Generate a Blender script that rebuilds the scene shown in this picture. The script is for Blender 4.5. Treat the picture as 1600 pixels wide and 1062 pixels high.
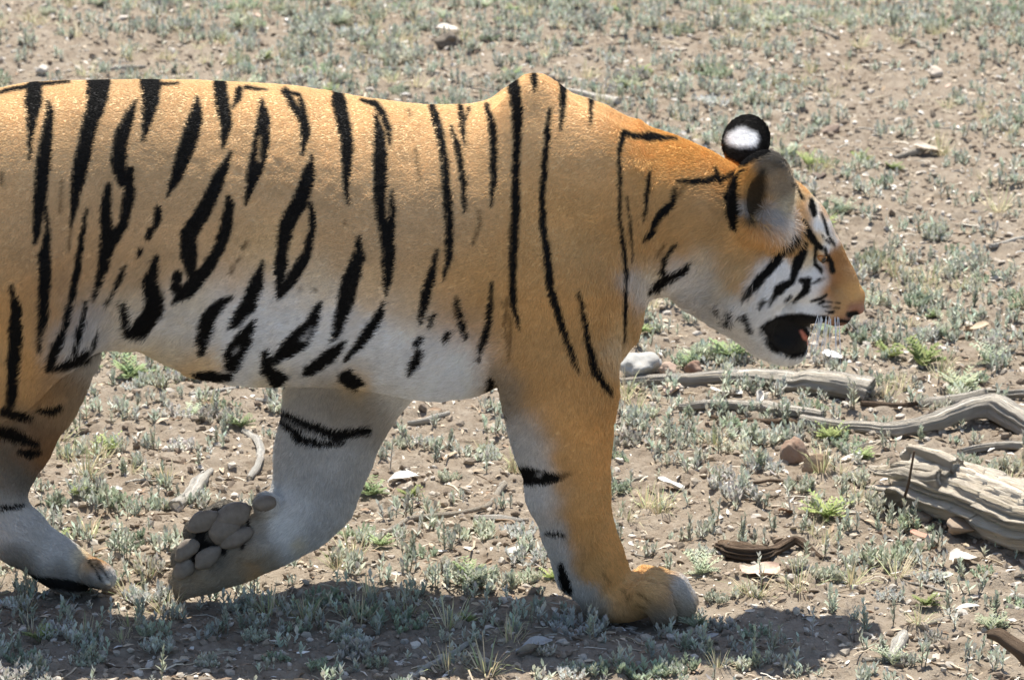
import bpy, math, random
import numpy as np
from mathutils import Vector, Matrix
random.seed(7)
RNG = np.random.default_rng(11)
for o in list(bpy.data.objects):
    bpy.data.objects.remove(o)
SC = bpy.context.scene
COL = SC.collection

# ------------------------------------------------------------------ camera
PITCH = math.radians(15.0)
DIST = 9.0
F_PX = 920.0 * DIST                      # focal length in pixels of the 1600 px wide photograph
PX = 1.0 / 920.0                         # metres per photograph pixel at the animal
CT, ST = math.cos(PITCH), math.sin(PITCH)
FWD = np.array([0.0, CT, -ST]); UPV = np.array([0.0, ST, CT]); RGT = np.array([1.0, 0.0, 0.0])
CAM_Y = -DIST * CT

def ray(px, py):
    return FWD + (px - 800.0) / F_PX * RGT + (531.0 - py) / F_PX * UPV
_d = ray(1000.0, 968.0)                  # sole of the planted fore paw, 8.5 cm on the near side of the spine
CAM_Z = -(-0.085 - CAM_Y) / _d[1] * _d[2]
CAM = np.array([0.0, CAM_Y, CAM_Z])

def P(px, py, y=0.0):
    """point seen at a pixel, on the upright plane at depth y"""
    d = ray(px, py)
    return CAM + d * ((y - CAM_Y) / d[1])

def G(px, py, z=0.0):
    """point of the ground seen at a pixel"""
    d = ray(px, py)
    return CAM + d * ((z - CAM_Z) / d[2])

def project(p):
    q = p - CAM
    w = q @ FWD
    return 800.0 + F_PX * (q @ RGT) / w, 531.0 - F_PX * (q @ UPV) / w

cam_data = bpy.data.cameras.new('camera')
cam_data.sensor_width = 36.0
cam_data.lens = 36.0 * F_PX / 1600.0
cam_data.clip_start = 0.1
cam_data.clip_end = 2000.0
cam_data.dof.use_dof = True
cam_data.dof.focus_distance = DIST - 0.12
cam_data.dof.aperture_fstop = 13.0
cam = bpy.data.objects.new('camera', cam_data)
COL.objects.link(cam)
cam.location = CAM
cam.rotation_euler = (math.pi / 2 - PITCH, 0.0, 0.0)
SC.camera = cam

# ------------------------------------------------------------------ sky, sun, exposure
SUN_EL = math.radians(70.0)
SUN_AZ = math.radians(-8.0)              # behind the animal, a little towards its tail
world = bpy.data.worlds.new('World')
SC.world = world
world.use_nodes = True
wn = world.node_tree.nodes; wn.clear()
sky = wn.new('ShaderNodeTexSky'); sky.sky_type = 'NISHITA'; sky.sun_disc = False
sky.sun_elevation = SUN_EL; sky.sun_rotation = SUN_AZ
bg = wn.new('ShaderNodeBackground'); bg.inputs['Strength'].default_value = 0.11
wo = wn.new('ShaderNodeOutputWorld')
world.node_tree.links.new(sky.outputs[0], bg.inputs[0])
world.node_tree.links.new(bg.outputs[0], wo.inputs[0])
sun_data = bpy.data.lights.new('sun', 'SUN')
sun_data.energy = 4.8; sun_data.angle = math.radians(0.53); sun_data.color = (1.0, 0.95, 0.86)
sun = bpy.data.objects.new('sun', sun_data); COL.objects.link(sun)
sdir = Vector((math.sin(SUN_AZ) * math.cos(SUN_EL), math.cos(SUN_AZ) * math.cos(SUN_EL), math.sin(SUN_EL)))
sun.rotation_euler = sdir.to_track_quat('Z', 'Y').to_euler()
SC.view_settings.view_transform = 'Standard'
SC.view_settings.look = 'None'
SC.view_settings.gamma = 1.0
SC.view_settings.use_curve_mapping = False
SC.view_settings.exposure = 0.83
SC.render.engine = 'CYCLES'
SC.cycles.use_denoising = True
SC.cycles.max_bounces = 6
SC.cycles_curves.shape = 'THICK'
SC.cycles_curves.subdivisions = 1

# ------------------------------------------------------------------ helpers
def tag(o, label=None, category=None, group=None, kind=None):
    if label: o['label'] = label
    if category: o['category'] = category
    if group: o['group'] = group
    if kind: o['kind'] = kind
    return o

def link(name, data, parent=None):
    o = bpy.data.objects.new(name, data)
    COL.objects.link(o)
    if parent is not None: o.parent = parent
    return o

def mesh_np(name, verts, faces, mat=None, smooth=True, colors=None):
    """faces: (n,3) or (n,4) int array, or a list of such arrays"""
    if not isinstance(faces, list): faces = [faces]
    me = bpy.data.meshes.new(name)
    verts = np.asarray(verts, np.float32)
    me.vertices.add(len(verts)); me.vertices.foreach_set('co', verts.ravel())
    loops = np.concatenate([np.asarray(f, np.int32).ravel() for f in faces])
    tot = np.concatenate([np.full(len(f), f.shape[1], np.int32) for f in faces])
    start = np.concatenate([[0], np.cumsum(tot)[:-1]]).astype(np.int32)
    me.loops.add(len(loops)); me.loops.foreach_set('vertex_index', loops)
    me.polygons.add(len(tot)); me.polygons.foreach_set('loop_start', start); me.polygons.foreach_set('loop_total', tot)
    me.polygons.foreach_set('use_smooth', np.full(len(tot), smooth, bool))
    if colors is not None:
        a = me.color_attributes.new('Col', 'FLOAT_COLOR', 'POINT')
        c = np.ones((len(verts), 4), np.float32); c[:, :3] = colors
        a.data.foreach_set('color', c.ravel())
    me.update(calc_edges=True); me.validate()
    if mat is not None: me.materials.append(mat)
    return me

def _hash(ix, iy, iz, seed):
    h = (ix * 374761393 + iy * 668265263 + iz * 2147483647 + seed * 974634777) & 0xFFFFFFFF
    h = ((h ^ (h >> 13)) * 1274126177) & 0xFFFFFFFF
    h = ((h ^ (h >> 16)) * 2246822519) & 0xFFFFFFFF
    return ((h ^ (h >> 15)) & 0xFFFFFF) / 16777216.0

def noise(x, y, z=0.0, seed=0):
    """smooth value noise, -1..1"""
    x, y, z = np.broadcast_arrays(np.asarray(x, float), np.asarray(y, float), np.asarray(z, float))
    fx, fy, fz = np.floor(x), np.floor(y), np.floor(z)
    ix, iy, iz = fx.astype(np.int64), fy.astype(np.int64), fz.astype(np.int64)
    tx, ty, tz = x - fx, y - fy, z - fz
    tx, ty, tz = [t * t * t * (t * (6 * t - 15) + 10) for t in (tx, ty, tz)]
    r = 0.0
    for a in (0, 1):
        for b in (0, 1):
            for c in (0, 1):
                w = (tx if a else 1 - tx) * (ty if b else 1 - ty) * (tz if c else 1 - tz)
                r = r + w * _hash(ix + a, iy + b, iz + c, seed)
    return r * 2 - 1

def fbm(x, y, z=0.0, octaves=4, seed=0, gain=0.5):
    r, a = 0.0, 1.0
    for k in range(octaves):
        r = r + a * noise(np.asarray(x) * 2 ** k, np.asarray(y) * 2 ** k, np.asarray(z) * 2 ** k, seed + k)
        a *= gain
    return r

class Mat:
    """small node-graph helper"""
    def __init__(self, name, rough=0.8, spec=0.3):
        self.m = bpy.data.materials.new(name); self.m.use_nodes = True
        self.t = self.m.node_tree; self.n = self.t.nodes; self.l = self.t.links
        self.b = self.n['Principled BSDF']
        self.b.inputs['Roughness'].default_value = rough
        self.b.inputs['Specular IOR Level'].default_value = spec
    def node(self, kind, **kw):
        nd = self.n.new(kind)
        for k, v in kw.items():
            if k in nd.inputs.keys(): nd.inputs[k].default_value = v
            else: setattr(nd, k, v)
        return nd
    def link(self, a, b): self.l.new(a, b)
    def noise(self, scale, detail=4, rough=0.6, coord=None, kind='ShaderNodeTexNoise'):
        nd = self.node(kind)
        nd.inputs['Scale'].default_value = scale
        if 'Detail' in nd.inputs: nd.inputs['Detail'].default_value = detail
        if 'Roughness' in nd.inputs: nd.inputs['Roughness'].default_value = rough
        if coord is None:
            coord = self.node('ShaderNodeTexCoord').outputs['Object']
        self.link(coord, nd.inputs['Vector'])
        return nd
    def ramp(self, fac, stops):
        nd = self.node('ShaderNodeValToRGB')
        e = nd.color_ramp.elements
        while len(e) < len(stops): e.new(0.5)
        for i, (p, c) in enumerate(stops):
            e[i].position = p; e[i].color = (*c, 1) if len(c) == 3 else c
        self.link(fac, nd.inputs[0])
        return nd.outputs['Color']
    def mix(self, fac, a, b, mode='MIX'):
        nd = self.node('ShaderNodeMix', data_type='RGBA', blend_type=mode)
        for s, v in ((nd.inputs[0], fac), (nd.inputs[6], a), (nd.inputs[7], b)):
            if hasattr(v, 'is_output'): self.link(v, s)
            elif isinstance(v, (int, float)): s.default_value = v
            else: s.default_value = (*v, 1)
        return nd.outputs[2]
    def color(self, c):
        if hasattr(c, 'is_output'): self.link(c, self.b.inputs['Base Color'])
        else: self.b.inputs['Base Color'].default_value = (*c, 1)
        return self
    def bump(self, h, strength=0.4, dist=0.005):
        nd = self.node('ShaderNodeBump'); nd.inputs['Strength'].default_value = strength
        nd.inputs['Distance'].default_value = dist
        self.link(h, nd.inputs['Height']); self.link(nd.outputs[0], self.b.inputs['Normal'])
        return self
    def attr(self, name='Col', kind='GEOMETRY'):
        nd = self.node('ShaderNodeAttribute'); nd.attribute_name = name; nd.attribute_type = kind
        return nd
# ================================================================== the ground
def ground_h(x, y):
    x = np.asarray(x, float); y = np.asarray(y, float)
    fall = np.clip(1 - np.maximum(np.abs(x) - 3, 0) / 4, 0, 1) * np.clip(1 - np.maximum(np.abs(y - 2) - 6, 0) / 6, 0, 1)
    h = 0.016 * noise(x * 1.3 + 5, y * 1.3, 0, 1) + 0.008 * noise(x * 4, y * 4, 0, 2) + 0.0045 * noise(x * 13, y * 13, 0, 3)
    cl = noise(x * 34, y * 34, 0, 4)
    h = h + 0.0125 * np.maximum(cl, 0) ** 1.4 + 0.0034 * noise(x * 70, y * 70, 0, 6)
    h = h + 0.0045 * np.maximum(noise(x * 120, y * 120, 0, 8), 0)
    foot = np.exp(-(((x - 0.23) / .16) ** 2 + ((y + .085) / .14) ** 2))      # level under the planted paw
    dip = np.exp(-(((x + 0.53) / .14) ** 2 + ((y - .04) / .16) ** 2))       # shallow hollow under the lifted paw
    return fall * h * (1 - foot) * (1 - .7 * dip) - 0.006 * foot - 0.020 * dip

def grid_axis(fine0, fine1, step, far, ratio=1.25):
    out = list(np.arange(fine0, fine1, step))
    s, a, b = step, fine0, out[-1]
    lo, hi = [], []
    while b < far:
        s *= ratio; b += s; hi.append(b)
    s = step
    while a > -far:
        s *= ratio; a -= s; lo.append(a)
    return np.array(lo[::-1] + out + hi)
ax_x = grid_axis(-1.55, 1.55, 0.0065, 400)
ay = [np.arange(-0.95, 1.2, 0.0075), np.arange(1.2, 3.0, 0.011), np.arange(3.0, 7.5, 0.018)]
ay = np.concatenate(ay); _s = .02; _t = [ay[-1]]
while _t[-1] < 800: _s *= 1.25; _t.append(_t[-1] + _s)
_s = .01; _b = [ay[0]]
while _b[-1] > -200: _s *= 1.25; _b.append(_b[-1] - _s)
ax_y = np.concatenate([np.array(_b[1:])[::-1], ay, np.array(_t[1:])])
gx_, gy_ = np.meshgrid(ax_x, ax_y)
gv = np.stack([gx_.ravel(), gy_.ravel(), ground_h(gx_, gy_).ravel()], 1)
nx_, ny_ = len(ax_x), len(ax_y)
ii = (np.arange(ny_ - 1)[:, None] * nx_ + np.arange(nx_ - 1)[None, :]).ravel()
gq = np.stack([ii, ii + 1, ii + nx_ + 1, ii + nx_], 1)
m_ground = Mat('dry_soil', rough=0.95, spec=0.1)
_n1 = m_ground.noise(2.2, 6, 0.6); _n2 = m_ground.noise(26, 8, 0.7); _n3 = m_ground.noise(190, 4, 0.7); _n4 = m_ground.noise(70, 3, .6)
_c = m_ground.ramp(_n1.outputs['Fac'], [(.35, (.200, .156, .112)), (.65, (.262, .212, .160))])
_c = m_ground.mix(m_ground.ramp(_n2.outputs['Fac'], [(.38, (0, 0, 0)), (.68, (1, 1, 1))]), _c, (.33, .278, .215))
_c = m_ground.mix(m_ground.ramp(_n4.outputs['Fac'], [(.56, (0, 0, 0)), (.70, (.75, .75, .75))]), _c, (.125, .094, .065))
_c = m_ground.mix(m_ground.ramp(_n3.outputs['Fac'], [(.60, (0, 0, 0)), (.72, (.6, .6, .6))]), _c, (.50, .44, .36))
m_ground.color(_c)
_h = m_ground.node('ShaderNodeMath', operation='ADD'); m_ground.link(_n3.outputs['Fac'], _h.inputs[0]); m_ground.link(_n2.outputs['Fac'], _h.inputs[1])
m_ground.bump(_h.outputs[0], .9, .006)
ground = link('ground', mesh_np('ground', gv, gq, m_ground.m)); tag(ground, kind='structure')

def on_ground(px, py):
    p = G(px, py); 
    for _ in range(3): p = G(px, py, float(ground_h(p[0], p[1])))
    return p

# ------------------------------------------------------------------ small meshes
def leaf_strip(L, W, bend, n=3, fold=0.25):
    """a leaf along +x, two quads wide, bending up by bend radians over its length"""
    V, x, z, a = [], 0.0, 0.0, 0.0
    for i in range(n + 1):
        t = i / n
        w = W * math.sin(math.pi * min(0.97, (0.12 + 0.88 * t))) ** 0.8 * 0.5
        V += [(x, -w, z + w * fold), (x, 0, z), (x, w, z + w * fold)]
        x += L / n * math.cos(a); z += L / n * math.sin(a); a += bend / n
    Q = []
    for i in range(n):
        for j in (0, 1): Q.append((i * 3 + j, i * 3 + j + 1, i * 3 + 4 + j, i * 3 + 3 + j))
    return np.array(V), np.array(Q)

def rot_z(V, a):
    c, s = math.cos(a), math.sin(a); return np.stack([V[:, 0] * c - V[:, 1] * s, V[:, 0] * s + V[:, 1] * c, V[:, 2]], 1)
def rot_y(V, a):
    c, s = math.cos(a), math.sin(a); return np.stack([V[:, 0] * c - V[:, 2] * s, V[:, 1], V[:, 0] * s + V[:, 2] * c], 1)
def rot_x(V, a):
    c, s = math.cos(a), math.sin(a); return np.stack([V[:, 0], V[:, 1] * c - V[:, 2] * s, V[:, 1] * s + V[:, 2] * c], 1)

class Soup:
    def __init__(self): self.v, self.q, self.c, self.n = [], [], [], 0
    def add(self, V, Q, col=None):
        self.v.append(V); self.q.append(Q + self.n); self.n += len(V)
        if col is not None: self.c.append(np.broadcast_to(np.asarray(col, float), (len(V), 3)))
    def mesh(self, name, mat, smooth=True):
        return mesh_np(name, np.concatenate(self.v), np.concatenate(self.q), mat, smooth, np.concatenate(self.c) if self.c else None)
    def arrays(self): return np.concatenate(self.v), np.concatenate(self.q), np.concatenate(self.c)

def tube(pts, rad, sides=5):
    pts = np.asarray(pts, float); n = len(pts)
    rad = np.broadcast_to(np.asarray(rad, float), (n,))
    V = []
    for i in range(n):
        d = pts[min(i + 1, n - 1)] - pts[max(i - 1, 0)]; d = d / (np.linalg.norm(d) + 1e-9)
        u = np.cross(d, [0.13, 0.31, 0.94]); u /= np.linalg.norm(u) + 1e-9; w = np.cross(d, u)
        for k in range(sides):
            a = 2 * math.pi * k / sides
            V.append(pts[i] + rad[i] * (math.cos(a) * u + math.sin(a) * w))
    Q = [(i * sides + k, i * sides + (k + 1) % sides, (i + 1) * sides + (k + 1) % sides, (i + 1) * sides + k) for i in range(n - 1) for k in range(sides)]
    V += [pts[0], pts[-1]]
    for k in range(sides):
        Q.append((len(V) - 2, (k + 1) % sides, k, len(V) - 2)); Q.append((len(V) - 1, (n - 1) * sides + k, (n - 1) * sides + (k + 1) % sides, len(V) - 1))
    return np.array(V), np.array(Q)

rnd = random.Random(3)
def jit(c, a=0.15):
    k = 1 + rnd.uniform(-a, a); return [min(.95, max(0.004, v * k * (1 + rnd.uniform(-.06, .06)))) for v in c]
SAGE = (.49, .505, .415); SAGE_D = (.38, .405, .315); GREEN = (.30, .37, .18); STRAW = (.60, .52, .34); STEM = (.32, .27, .19)

def sprig(S, base, h, lean, az, col, leaves=10, lw=.0035, ll=.011):
    """one upright felted shoot: a stem and short leaves along it, closing at the tip"""
    base = np.asarray(base, float)
    tip = base + np.array([math.cos(az) * math.sin(lean) * h, math.sin(az) * math.sin(lean) * h, math.cos(lean) * h])
    V, Q = tube([base, (base + tip) / 2 + [rnd.uniform(-.002, .002)] * 3, tip], [.0011, .0010, .0007], 3)
    S.add(V, Q, jit(STEM if rnd.random() < .5 else col))
    a = rnd.uniform(0, 6.3)
    for i in range(leaves):
        t = 0.18 + 0.82 * i / (leaves - 1)
        a += 2.4
        V, Q = leaf_strip(ll * (1.15 - 0.35 * t) * rnd.uniform(.8, 1.2), lw * rnd.uniform(.8, 1.2), rnd.uniform(-.2, .8), 2)
        V = rot_z(rot_y(V, rnd.uniform(.25, .8) + .55 * t), a) + base + (tip - base) * t
        S.add(V, Q, jit(col))

def make_seedling(i):
    S = Soup()
    for k in range(rnd.choice((1, 1, 2, 3))):
        sprig(S, (rnd.uniform(-.006, .006) * k, rnd.uniform(-.006, .006) * k, -.002), rnd.uniform(.026, .050), rnd.uniform(0, .25), rnd.uniform(0, 6.3), jit(SAGE if rnd.random() < .6 else SAGE_D, .2), 12, .0048, .012)
    return S
def make_clump(i):
    S = Soup(); R = rnd.uniform(.022, .038); c = jit([SAGE, (.56, .57, .51), (.39, .44, .31)][i % 3], .12)
    for k in range(rnd.randint(15, 22)):
        r = R * math.sqrt(rnd.random()); a = rnd.uniform(0, 6.3)
        sprig(S, (r * math.cos(a), r * math.sin(a), -.002), rnd.uniform(.014, .032) * (1.15 - .5 * r / R), r / R * .7, a, c, 10, .0056, .0125)
    return S
def make_feathery(i):
    S = Soup(); R = rnd.uniform(.03, .045); c = jit([GREEN, (.42, .49, .32), (.36, .40, .17)][i % 3], .10)
    for k in range(rnd.randint(18, 26)):
        a = rnd.uniform(0, 6.3); lean = rnd.uniform(.25, 1.2); h = R * rnd.uniform(.7, 1.2)
        n = 7
        for j in range(n):
            t = (j + .6) / n
            bend = lean + .5 * t
            p = np.array([math.cos(a) * math.sin(bend) * h * t, math.sin(a) * math.sin(bend) * h * t, math.cos(lean + .25 * t) * h * t])
            for s in (-1, 1):
                V, Q = leaf_strip(.012 * (1.2 - .7 * t), .0036, .3, 2)
                S.add(rot_z(rot_y(V, .6 - .3 * t), a + s * rnd.uniform(.6, 1.2)) + p, Q, jit(c))
    return S
def make_tuft(i):
    S = Soup()
    for k in range(rnd.randint(26, 40)):
        a = rnd.uniform(0, 6.3); r = rnd.uniform(0, .02); L = rnd.uniform(.03, .07); lean = rnd.uniform(.1, 1.25)
        c = jit(STRAW if rnd.random() < .65 else (.40, .43, .22), .2)
        b = np.array([r * math.cos(a), r * math.sin(a), -.002]); d = np.array([math.cos(a) * math.sin(lean), math.sin(a) * math.sin(lean), math.cos(lean)])
        sd = np.array([-math.sin(a), math.cos(a), 0]) * .0009
        m = b + d * L * .6; e = b + d * L + np.array([0, 0, -L * .25 * math.sin(lean)])
        S.add(np.array([b - sd, b + sd, m + sd * .8, m - sd * .8, e, e]), np.array([(0, 1, 2, 3), (3, 2, 4, 5)]), c)
    return S

def foliage_mat(name):
    m = Mat(name, rough=0.8, spec=0.15)
    c = m.attr().outputs['Color']
    oi = m.node('ShaderNodeObjectInfo')
    hs = m.node('ShaderNodeHueSaturation'); m.link(c, hs.inputs['Color'])
    mr = m.node('ShaderNodeMapRange'); m.link(oi.outputs['Random'], mr.inputs[0]); mr.inputs[3].default_value = .78; mr.inputs[4].default_value = 1.2
    m.link(mr.outputs[0], hs.inputs['Value'])
    m.color(hs.outputs[0])
    tr = m.node('ShaderNodeBsdfTranslucent'); m.link(hs.outputs[0], tr.inputs[0])
    mx = m.node('ShaderNodeMixShader'); mx.inputs[0].default_value = .22
    m.link(m.b.outputs[0], mx.inputs[1]); m.link(tr.outputs[0], mx.inputs[2]); m.link(mx.outputs[0], m.n['Material Output'].inputs[0])
    return m.m
m_leafy = foliage_mat('felted_leaf')
SEED = [make_seedling(i) for i in range(10)]; CLUMP = [make_clump(i) for i in range(9)]; FEATH = [make_feathery(i) for i in range(6)]; TUFT = [make_tuft(i) for i in range(6)]
ME = {k: [s.mesh(k, m_leafy) for s in L] for k, L in (('sage_seedling', SEED), ('sage_clump', CLUMP), ('feathery_plant', FEATH), ('grass_tuft', TUFT))}
LAB = {'sage_seedling': ('small upright grey-green felted seedling', 'seedling', 'grey-green seedlings'),
       'sage_clump': ('bushy {} felted clump of short shoots', 'plant', '{} felted clumps'),
       'feathery_plant': ('low {} plant with feathery leaves', 'plant', '{} feathery plants'),
       'grass_tuft': ('sparse tuft of dry straw-coloured grass blades', 'grass tuft', 'dry grass tufts')}

MARKS = [(1500, 785, 125, 'beside the pale split log'), (1258, 718, 60, 'beside the reddish brown clods'), (1470, 660, 95, 'along the thick gnarled branch'), (1180, 600, 125, 'along the long fallen log'), (1040, 590, 60, 'beside the rounded grey stone'),
         (1200, 868, 85, 'beside the dark bark piece'), (1000, 955, 105, 'around the planted forepaw'), (340, 870, 105, 'near the lifted forepaw'), (110, 905, 90, 'near the swinging hind paw'), (640, 750, 60, 'by the chalk-white leaf')]
def place_phrase(p):
    u, v = project(np.asarray(p, float))
    best = min(MARKS, key=lambda m: math.hypot(u - m[0], (v - m[1]) * 1.3) / m[2])
    if math.hypot(u - best[0], (v - best[1]) * 1.3) < best[2]: return best[3]
    if v < 520 and u < 960: return 'on the soil beyond the back'
    if v < 560: return 'on the soil beyond the head'
    if v > 935 and u < 860: return 'in the shadow of the belly'
    if v > 920 and u < 1400: return 'around the shadow of the head'
    if u < 800: return 'on the soil beneath the belly'
    return 'on the open soil ahead of the forelegs'

VAR = {'sage_clump': ('grey-green', 'whitish silver', 'dull green'), 'feathery_plant': ('fresh green', 'pale mint green', 'yellowish green')}

def in_view(p, m=40):
    u, v = project(p); return -m < u < 1600 + m and -m < v < 1062 + m

def plant(kind, px, py, size_px=None, scale=None, xy=None):
    p = on_ground(px, py) if xy is None else np.array([xy[0], xy[1], float(ground_h(*xy))])
    me = rnd.choice(ME[kind])
    o = link(kind, me)
    if scale is None: scale = rnd.uniform(.8, 1.25)
    if size_px:
        scale = size_px * (np.linalg.norm(p - CAM) / F_PX) / max(me_width(me), .01)
    o.location = p; o.scale = (scale,) * 3; o.rotation_euler = (rnd.uniform(-.1, .1), rnd.uniform(-.1, .1), rnd.uniform(0, 6.28))
    l, c, g = LAB[kind]
    v = VAR.get(kind)
    if v:
        w = v[ME[kind].index(me) % 3]; l = l.replace('{}', w); g = g.replace('{}', w)
    ph = place_phrase(p)
    tag(o, l + ' ' + ph, c, g + ' ' + ph)
    return o
_mw = {}
def me_width(me):
    if me.name not in _mw:
        co = np.empty(len(me.vertices) * 3); me.vertices.foreach_get('co', co); co = co.reshape(-1, 3)
        _mw[me.name] = float(np.ptp(co[:, 0]) + np.ptp(co[:, 1])) / 2
    return _mw[me.name]

# plants that the photograph shows one by one: pixel of the base and width in pixels
for px, py, w in ((165, 706, 62), (580, 775, 62), (1300, 688, 60), (1290, 808, 80), (1095, 898, 74), (376, 668, 50), (1500, 612, 80), (1440, 572, 76), (1545, 570, 70), (985, 142, 56), (1140, 560, 80), (735, 905, 70),
                  (205, 590, 70), (1390, 560, 50), (1075, 575, 50), (1580, 800, 40), (95, 905 - 60, 40), (1210, 40, 50), (1345, 255, 44), (60, 1000, 46), (640, 778, 40), (1000, 520, 40), (300, 650, 46)):
    plant('feathery_plant', px, py, w)
for px, py, w in ((180, 560, 60), (235, 605, 62), (262, 585, 50), (270, 655, 56), (285, 705, 60), (180, 790, 58), (250, 795, 46), (135, 775, 44), (330, 655, 54), (1130, 565, 62), (1100, 552, 50), (1155, 590, 40), (1020, 600, 36), (1150, 705, 50),
                  (1130, 745, 46), (985, 695, 56), (962, 720, 40), (690, 900, 66), (765, 915, 80), (820, 910, 56), (660, 870, 50), (945, 1052, 66), (1010, 1056, 76), (1045, 1050, 50), (890, 1058, 60), (505, 1045, 54), (590, 1040, 44),
                  (1180, 992, 44), (1380, 880, 70), (1425, 868, 66), (1455, 905, 56), (1390, 935, 50), (1490, 745, 62), (1535, 755, 66), (1565, 735, 60), (1510, 728, 50), (1250, 765, 52), (1335, 750, 46), (1300, 800, 40), (1360, 520, 46), (1450, 530, 54),
                  (1560, 548, 56), (1330, 880, 50), (1250, 890, 44), (1290, 905, 60), (460, 985, 50), (250, 1015, 60), (400, 1000, 46), (560, 1000, 50), (1270, 640, 46), (1210, 560, 40), (1290, 570, 40), (1380, 600, 44), (1330, 620, 40), (1480, 500, 44),
                  (700, 750, 40), (620, 700, 40), (660, 690, 36), (1010, 650, 44), (1200, 520, 36), (850, 1020, 40), (1460, 1000, 40), (1540, 900, 46), (1585, 950, 50), (1160, 930, 50), (1120, 940, 40), (90, 790, 40), (60, 830, 40), (330, 1040, 50), (140, 1040, 50)):
    plant('sage_clump', px, py, w)
for px, py in ((1175, 690), (1190, 735), (1160, 770), (1120, 690), (1380, 700), (1350, 760), (1335, 640), (1520, 480), (1440, 690), (1420, 830), (1405, 850), (1370, 830), (1240, 830), (1235, 800), (1125, 760), (1075, 790), (1160, 840), (1210, 830), (1310, 850),
               (240, 700), (225, 750), (265, 770), (200, 810), (210, 800), (170, 800), (700, 700), (680, 720), (760, 740), (960, 760), (985, 760), (1050, 690), (1085, 690), (1340, 560), (1440, 480), (1290, 480), (610, 730), (350, 680), (310, 730), (1480, 960), (1350, 990),
               (1500, 900), (1410, 940), (1550, 1010), (1270, 990), (1300, 960), (1110, 1030), (1440, 1040), (1230, 930), (1190, 915)):
    plant('sage_seedling', px, py)
for px, py in ((1400, 430), (1450, 440), (1370, 420), (1420, 460), (1500, 450), (200, 930), (230, 900), (260, 960), (420, 960), (480, 970), (640, 960), (700, 980), (560, 970), (1010, 790), (1030, 800), (980, 810), (1180, 930), (1250, 920), (1330, 910), (1400, 900),
               (110, 720), (140, 840), (550, 870), (90, 690), (700, 1050), (760, 1050), (800, 1000), (60, 240 - 200), (120, 60), (990, 640), (975, 610), (820, 30), (1560, 330)):
    plant('grass_tuft', px, py)

# and a random spread with the same density, up to about 300 of a kind in view
def scatter_xy(n, keep=None):
    out = []
    while len(out) < n:
        x, y = rnd.uniform(-1.5, 1.5), rnd.uniform(-.62, 6.2)
        if not in_view(np.array([x, y, 0.0]), 30): continue
        u, v = project(np.array([x, y, 0.0]))
        if 20 < u < 940 and 190 < v < 500: continue          # wholly behind the animal
        if keep is not None and rnd.random() > keep(x, y): continue
        out.append((x, y))
    return out
def dens(x, y): return float(np.clip(.5 + .9 * noise(x * 2.2, y * 2.2, 0, 77), .06, 1))
for xy in scatter_xy(215, dens): plant('sage_seedling', 0, 0, xy=xy)
for xy in scatter_xy(180, dens): plant('sage_clump', 0, 0, scale=rnd.uniform(.55, 1.15), xy=xy)
for xy in scatter_xy(60, dens): plant('feathery_plant', 0, 0, scale=rnd.uniform(.5, 1.0), xy=xy)
for xy in scatter_xy(110, dens): plant('grass_tuft', 0, 0, scale=rnd.uniform(.6, 1.1), xy=xy)

# the uncounted rest of the low growth: one object
def cover(protos, n, area, keep, smin_, smax_):
    V, Q, C, k = [], [], [], 0
    done = 0
    while done < n:
        x, y = rnd.uniform(area[0], area[1]), rnd.uniform(area[2], area[3])
        if rnd.random() > keep(x, y): continue
        v, q, c = protos[rnd.randrange(len(protos))]
        s = rnd.uniform(smin_, smax_)
        v = rot_z(v * s, rnd.uniform(0, 6.28)) + np.array([x, y, float(ground_h(x, y))])
        V.append(v); Q.append(q + k); k += len(v); C.append(c * rnd.uniform(.8, 1.2)); done += 1
    return np.concatenate(V), np.concatenate(Q), np.concatenate(C)
def tiny():
    S = Soup(); sprig(S, (0, 0, -.002), rnd.uniform(.014, .030), rnd.uniform(0, .5), rnd.uniform(0, 6.3), jit(SAGE, .2), 7, .0052, .012); return S.arrays()
tinies = [tiny() for _ in range(14)]
def tiny_patch():
    S = Soup()
    for k in range(5):
        a = rnd.uniform(0, 6.3); r = rnd.uniform(0, .022)
        sprig(S, (r * math.cos(a), r * math.sin(a), -.002), rnd.uniform(.012, .028), rnd.uniform(0, .5), a, jit(SAGE, .2), 6, .0056, .0125)
    return S.arrays()
patches = [tiny_patch() for _ in range(10)]
V1, Q1, C1 = cover(tinies, 1800, (-1.9, 1.9, -.9, 6.8), dens, .6, 1.2)
V2, Q2, C2 = cover(patches, 2100, (-1.9, 1.9, -.9, 6.8), dens, .7, 1.3)
V3, Q3, C3 = cover(patches, 2300, (-1.6, 1.6, .9, 6.8), lambda x, y: min(1.0, .35 + dens(x, y)), .7, 1.25)
V4, Q4, C4 = cover([t.arrays() for t in TUFT], 260, (-1.6, 1.6, .6, 6.8), lambda x, y: float(np.clip(.5 + 1.2 * noise(x * 1.6, y * 1.6, 0, 79), .03, 1)), .5, 1.0)
V2 = np.concatenate([V2, V3, V4]); Q2 = np.concatenate([Q2, Q3 + len(V2) - len(V3) - len(V4), Q4 + len(V2) - len(V4)]); C2 = np.concatenate([C2, C3, C4])
gc = link('ground_cover', mesh_np('ground_cover', np.concatenate([V1, V2]), np.concatenate([Q1, Q2 + len(V1)]), m_leafy, True, np.concatenate([C1, C2])))
tag(gc, 'sparse grey-green ground cover of tiny shoots over the soil', 'ground cover', kind='stuff')
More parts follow.
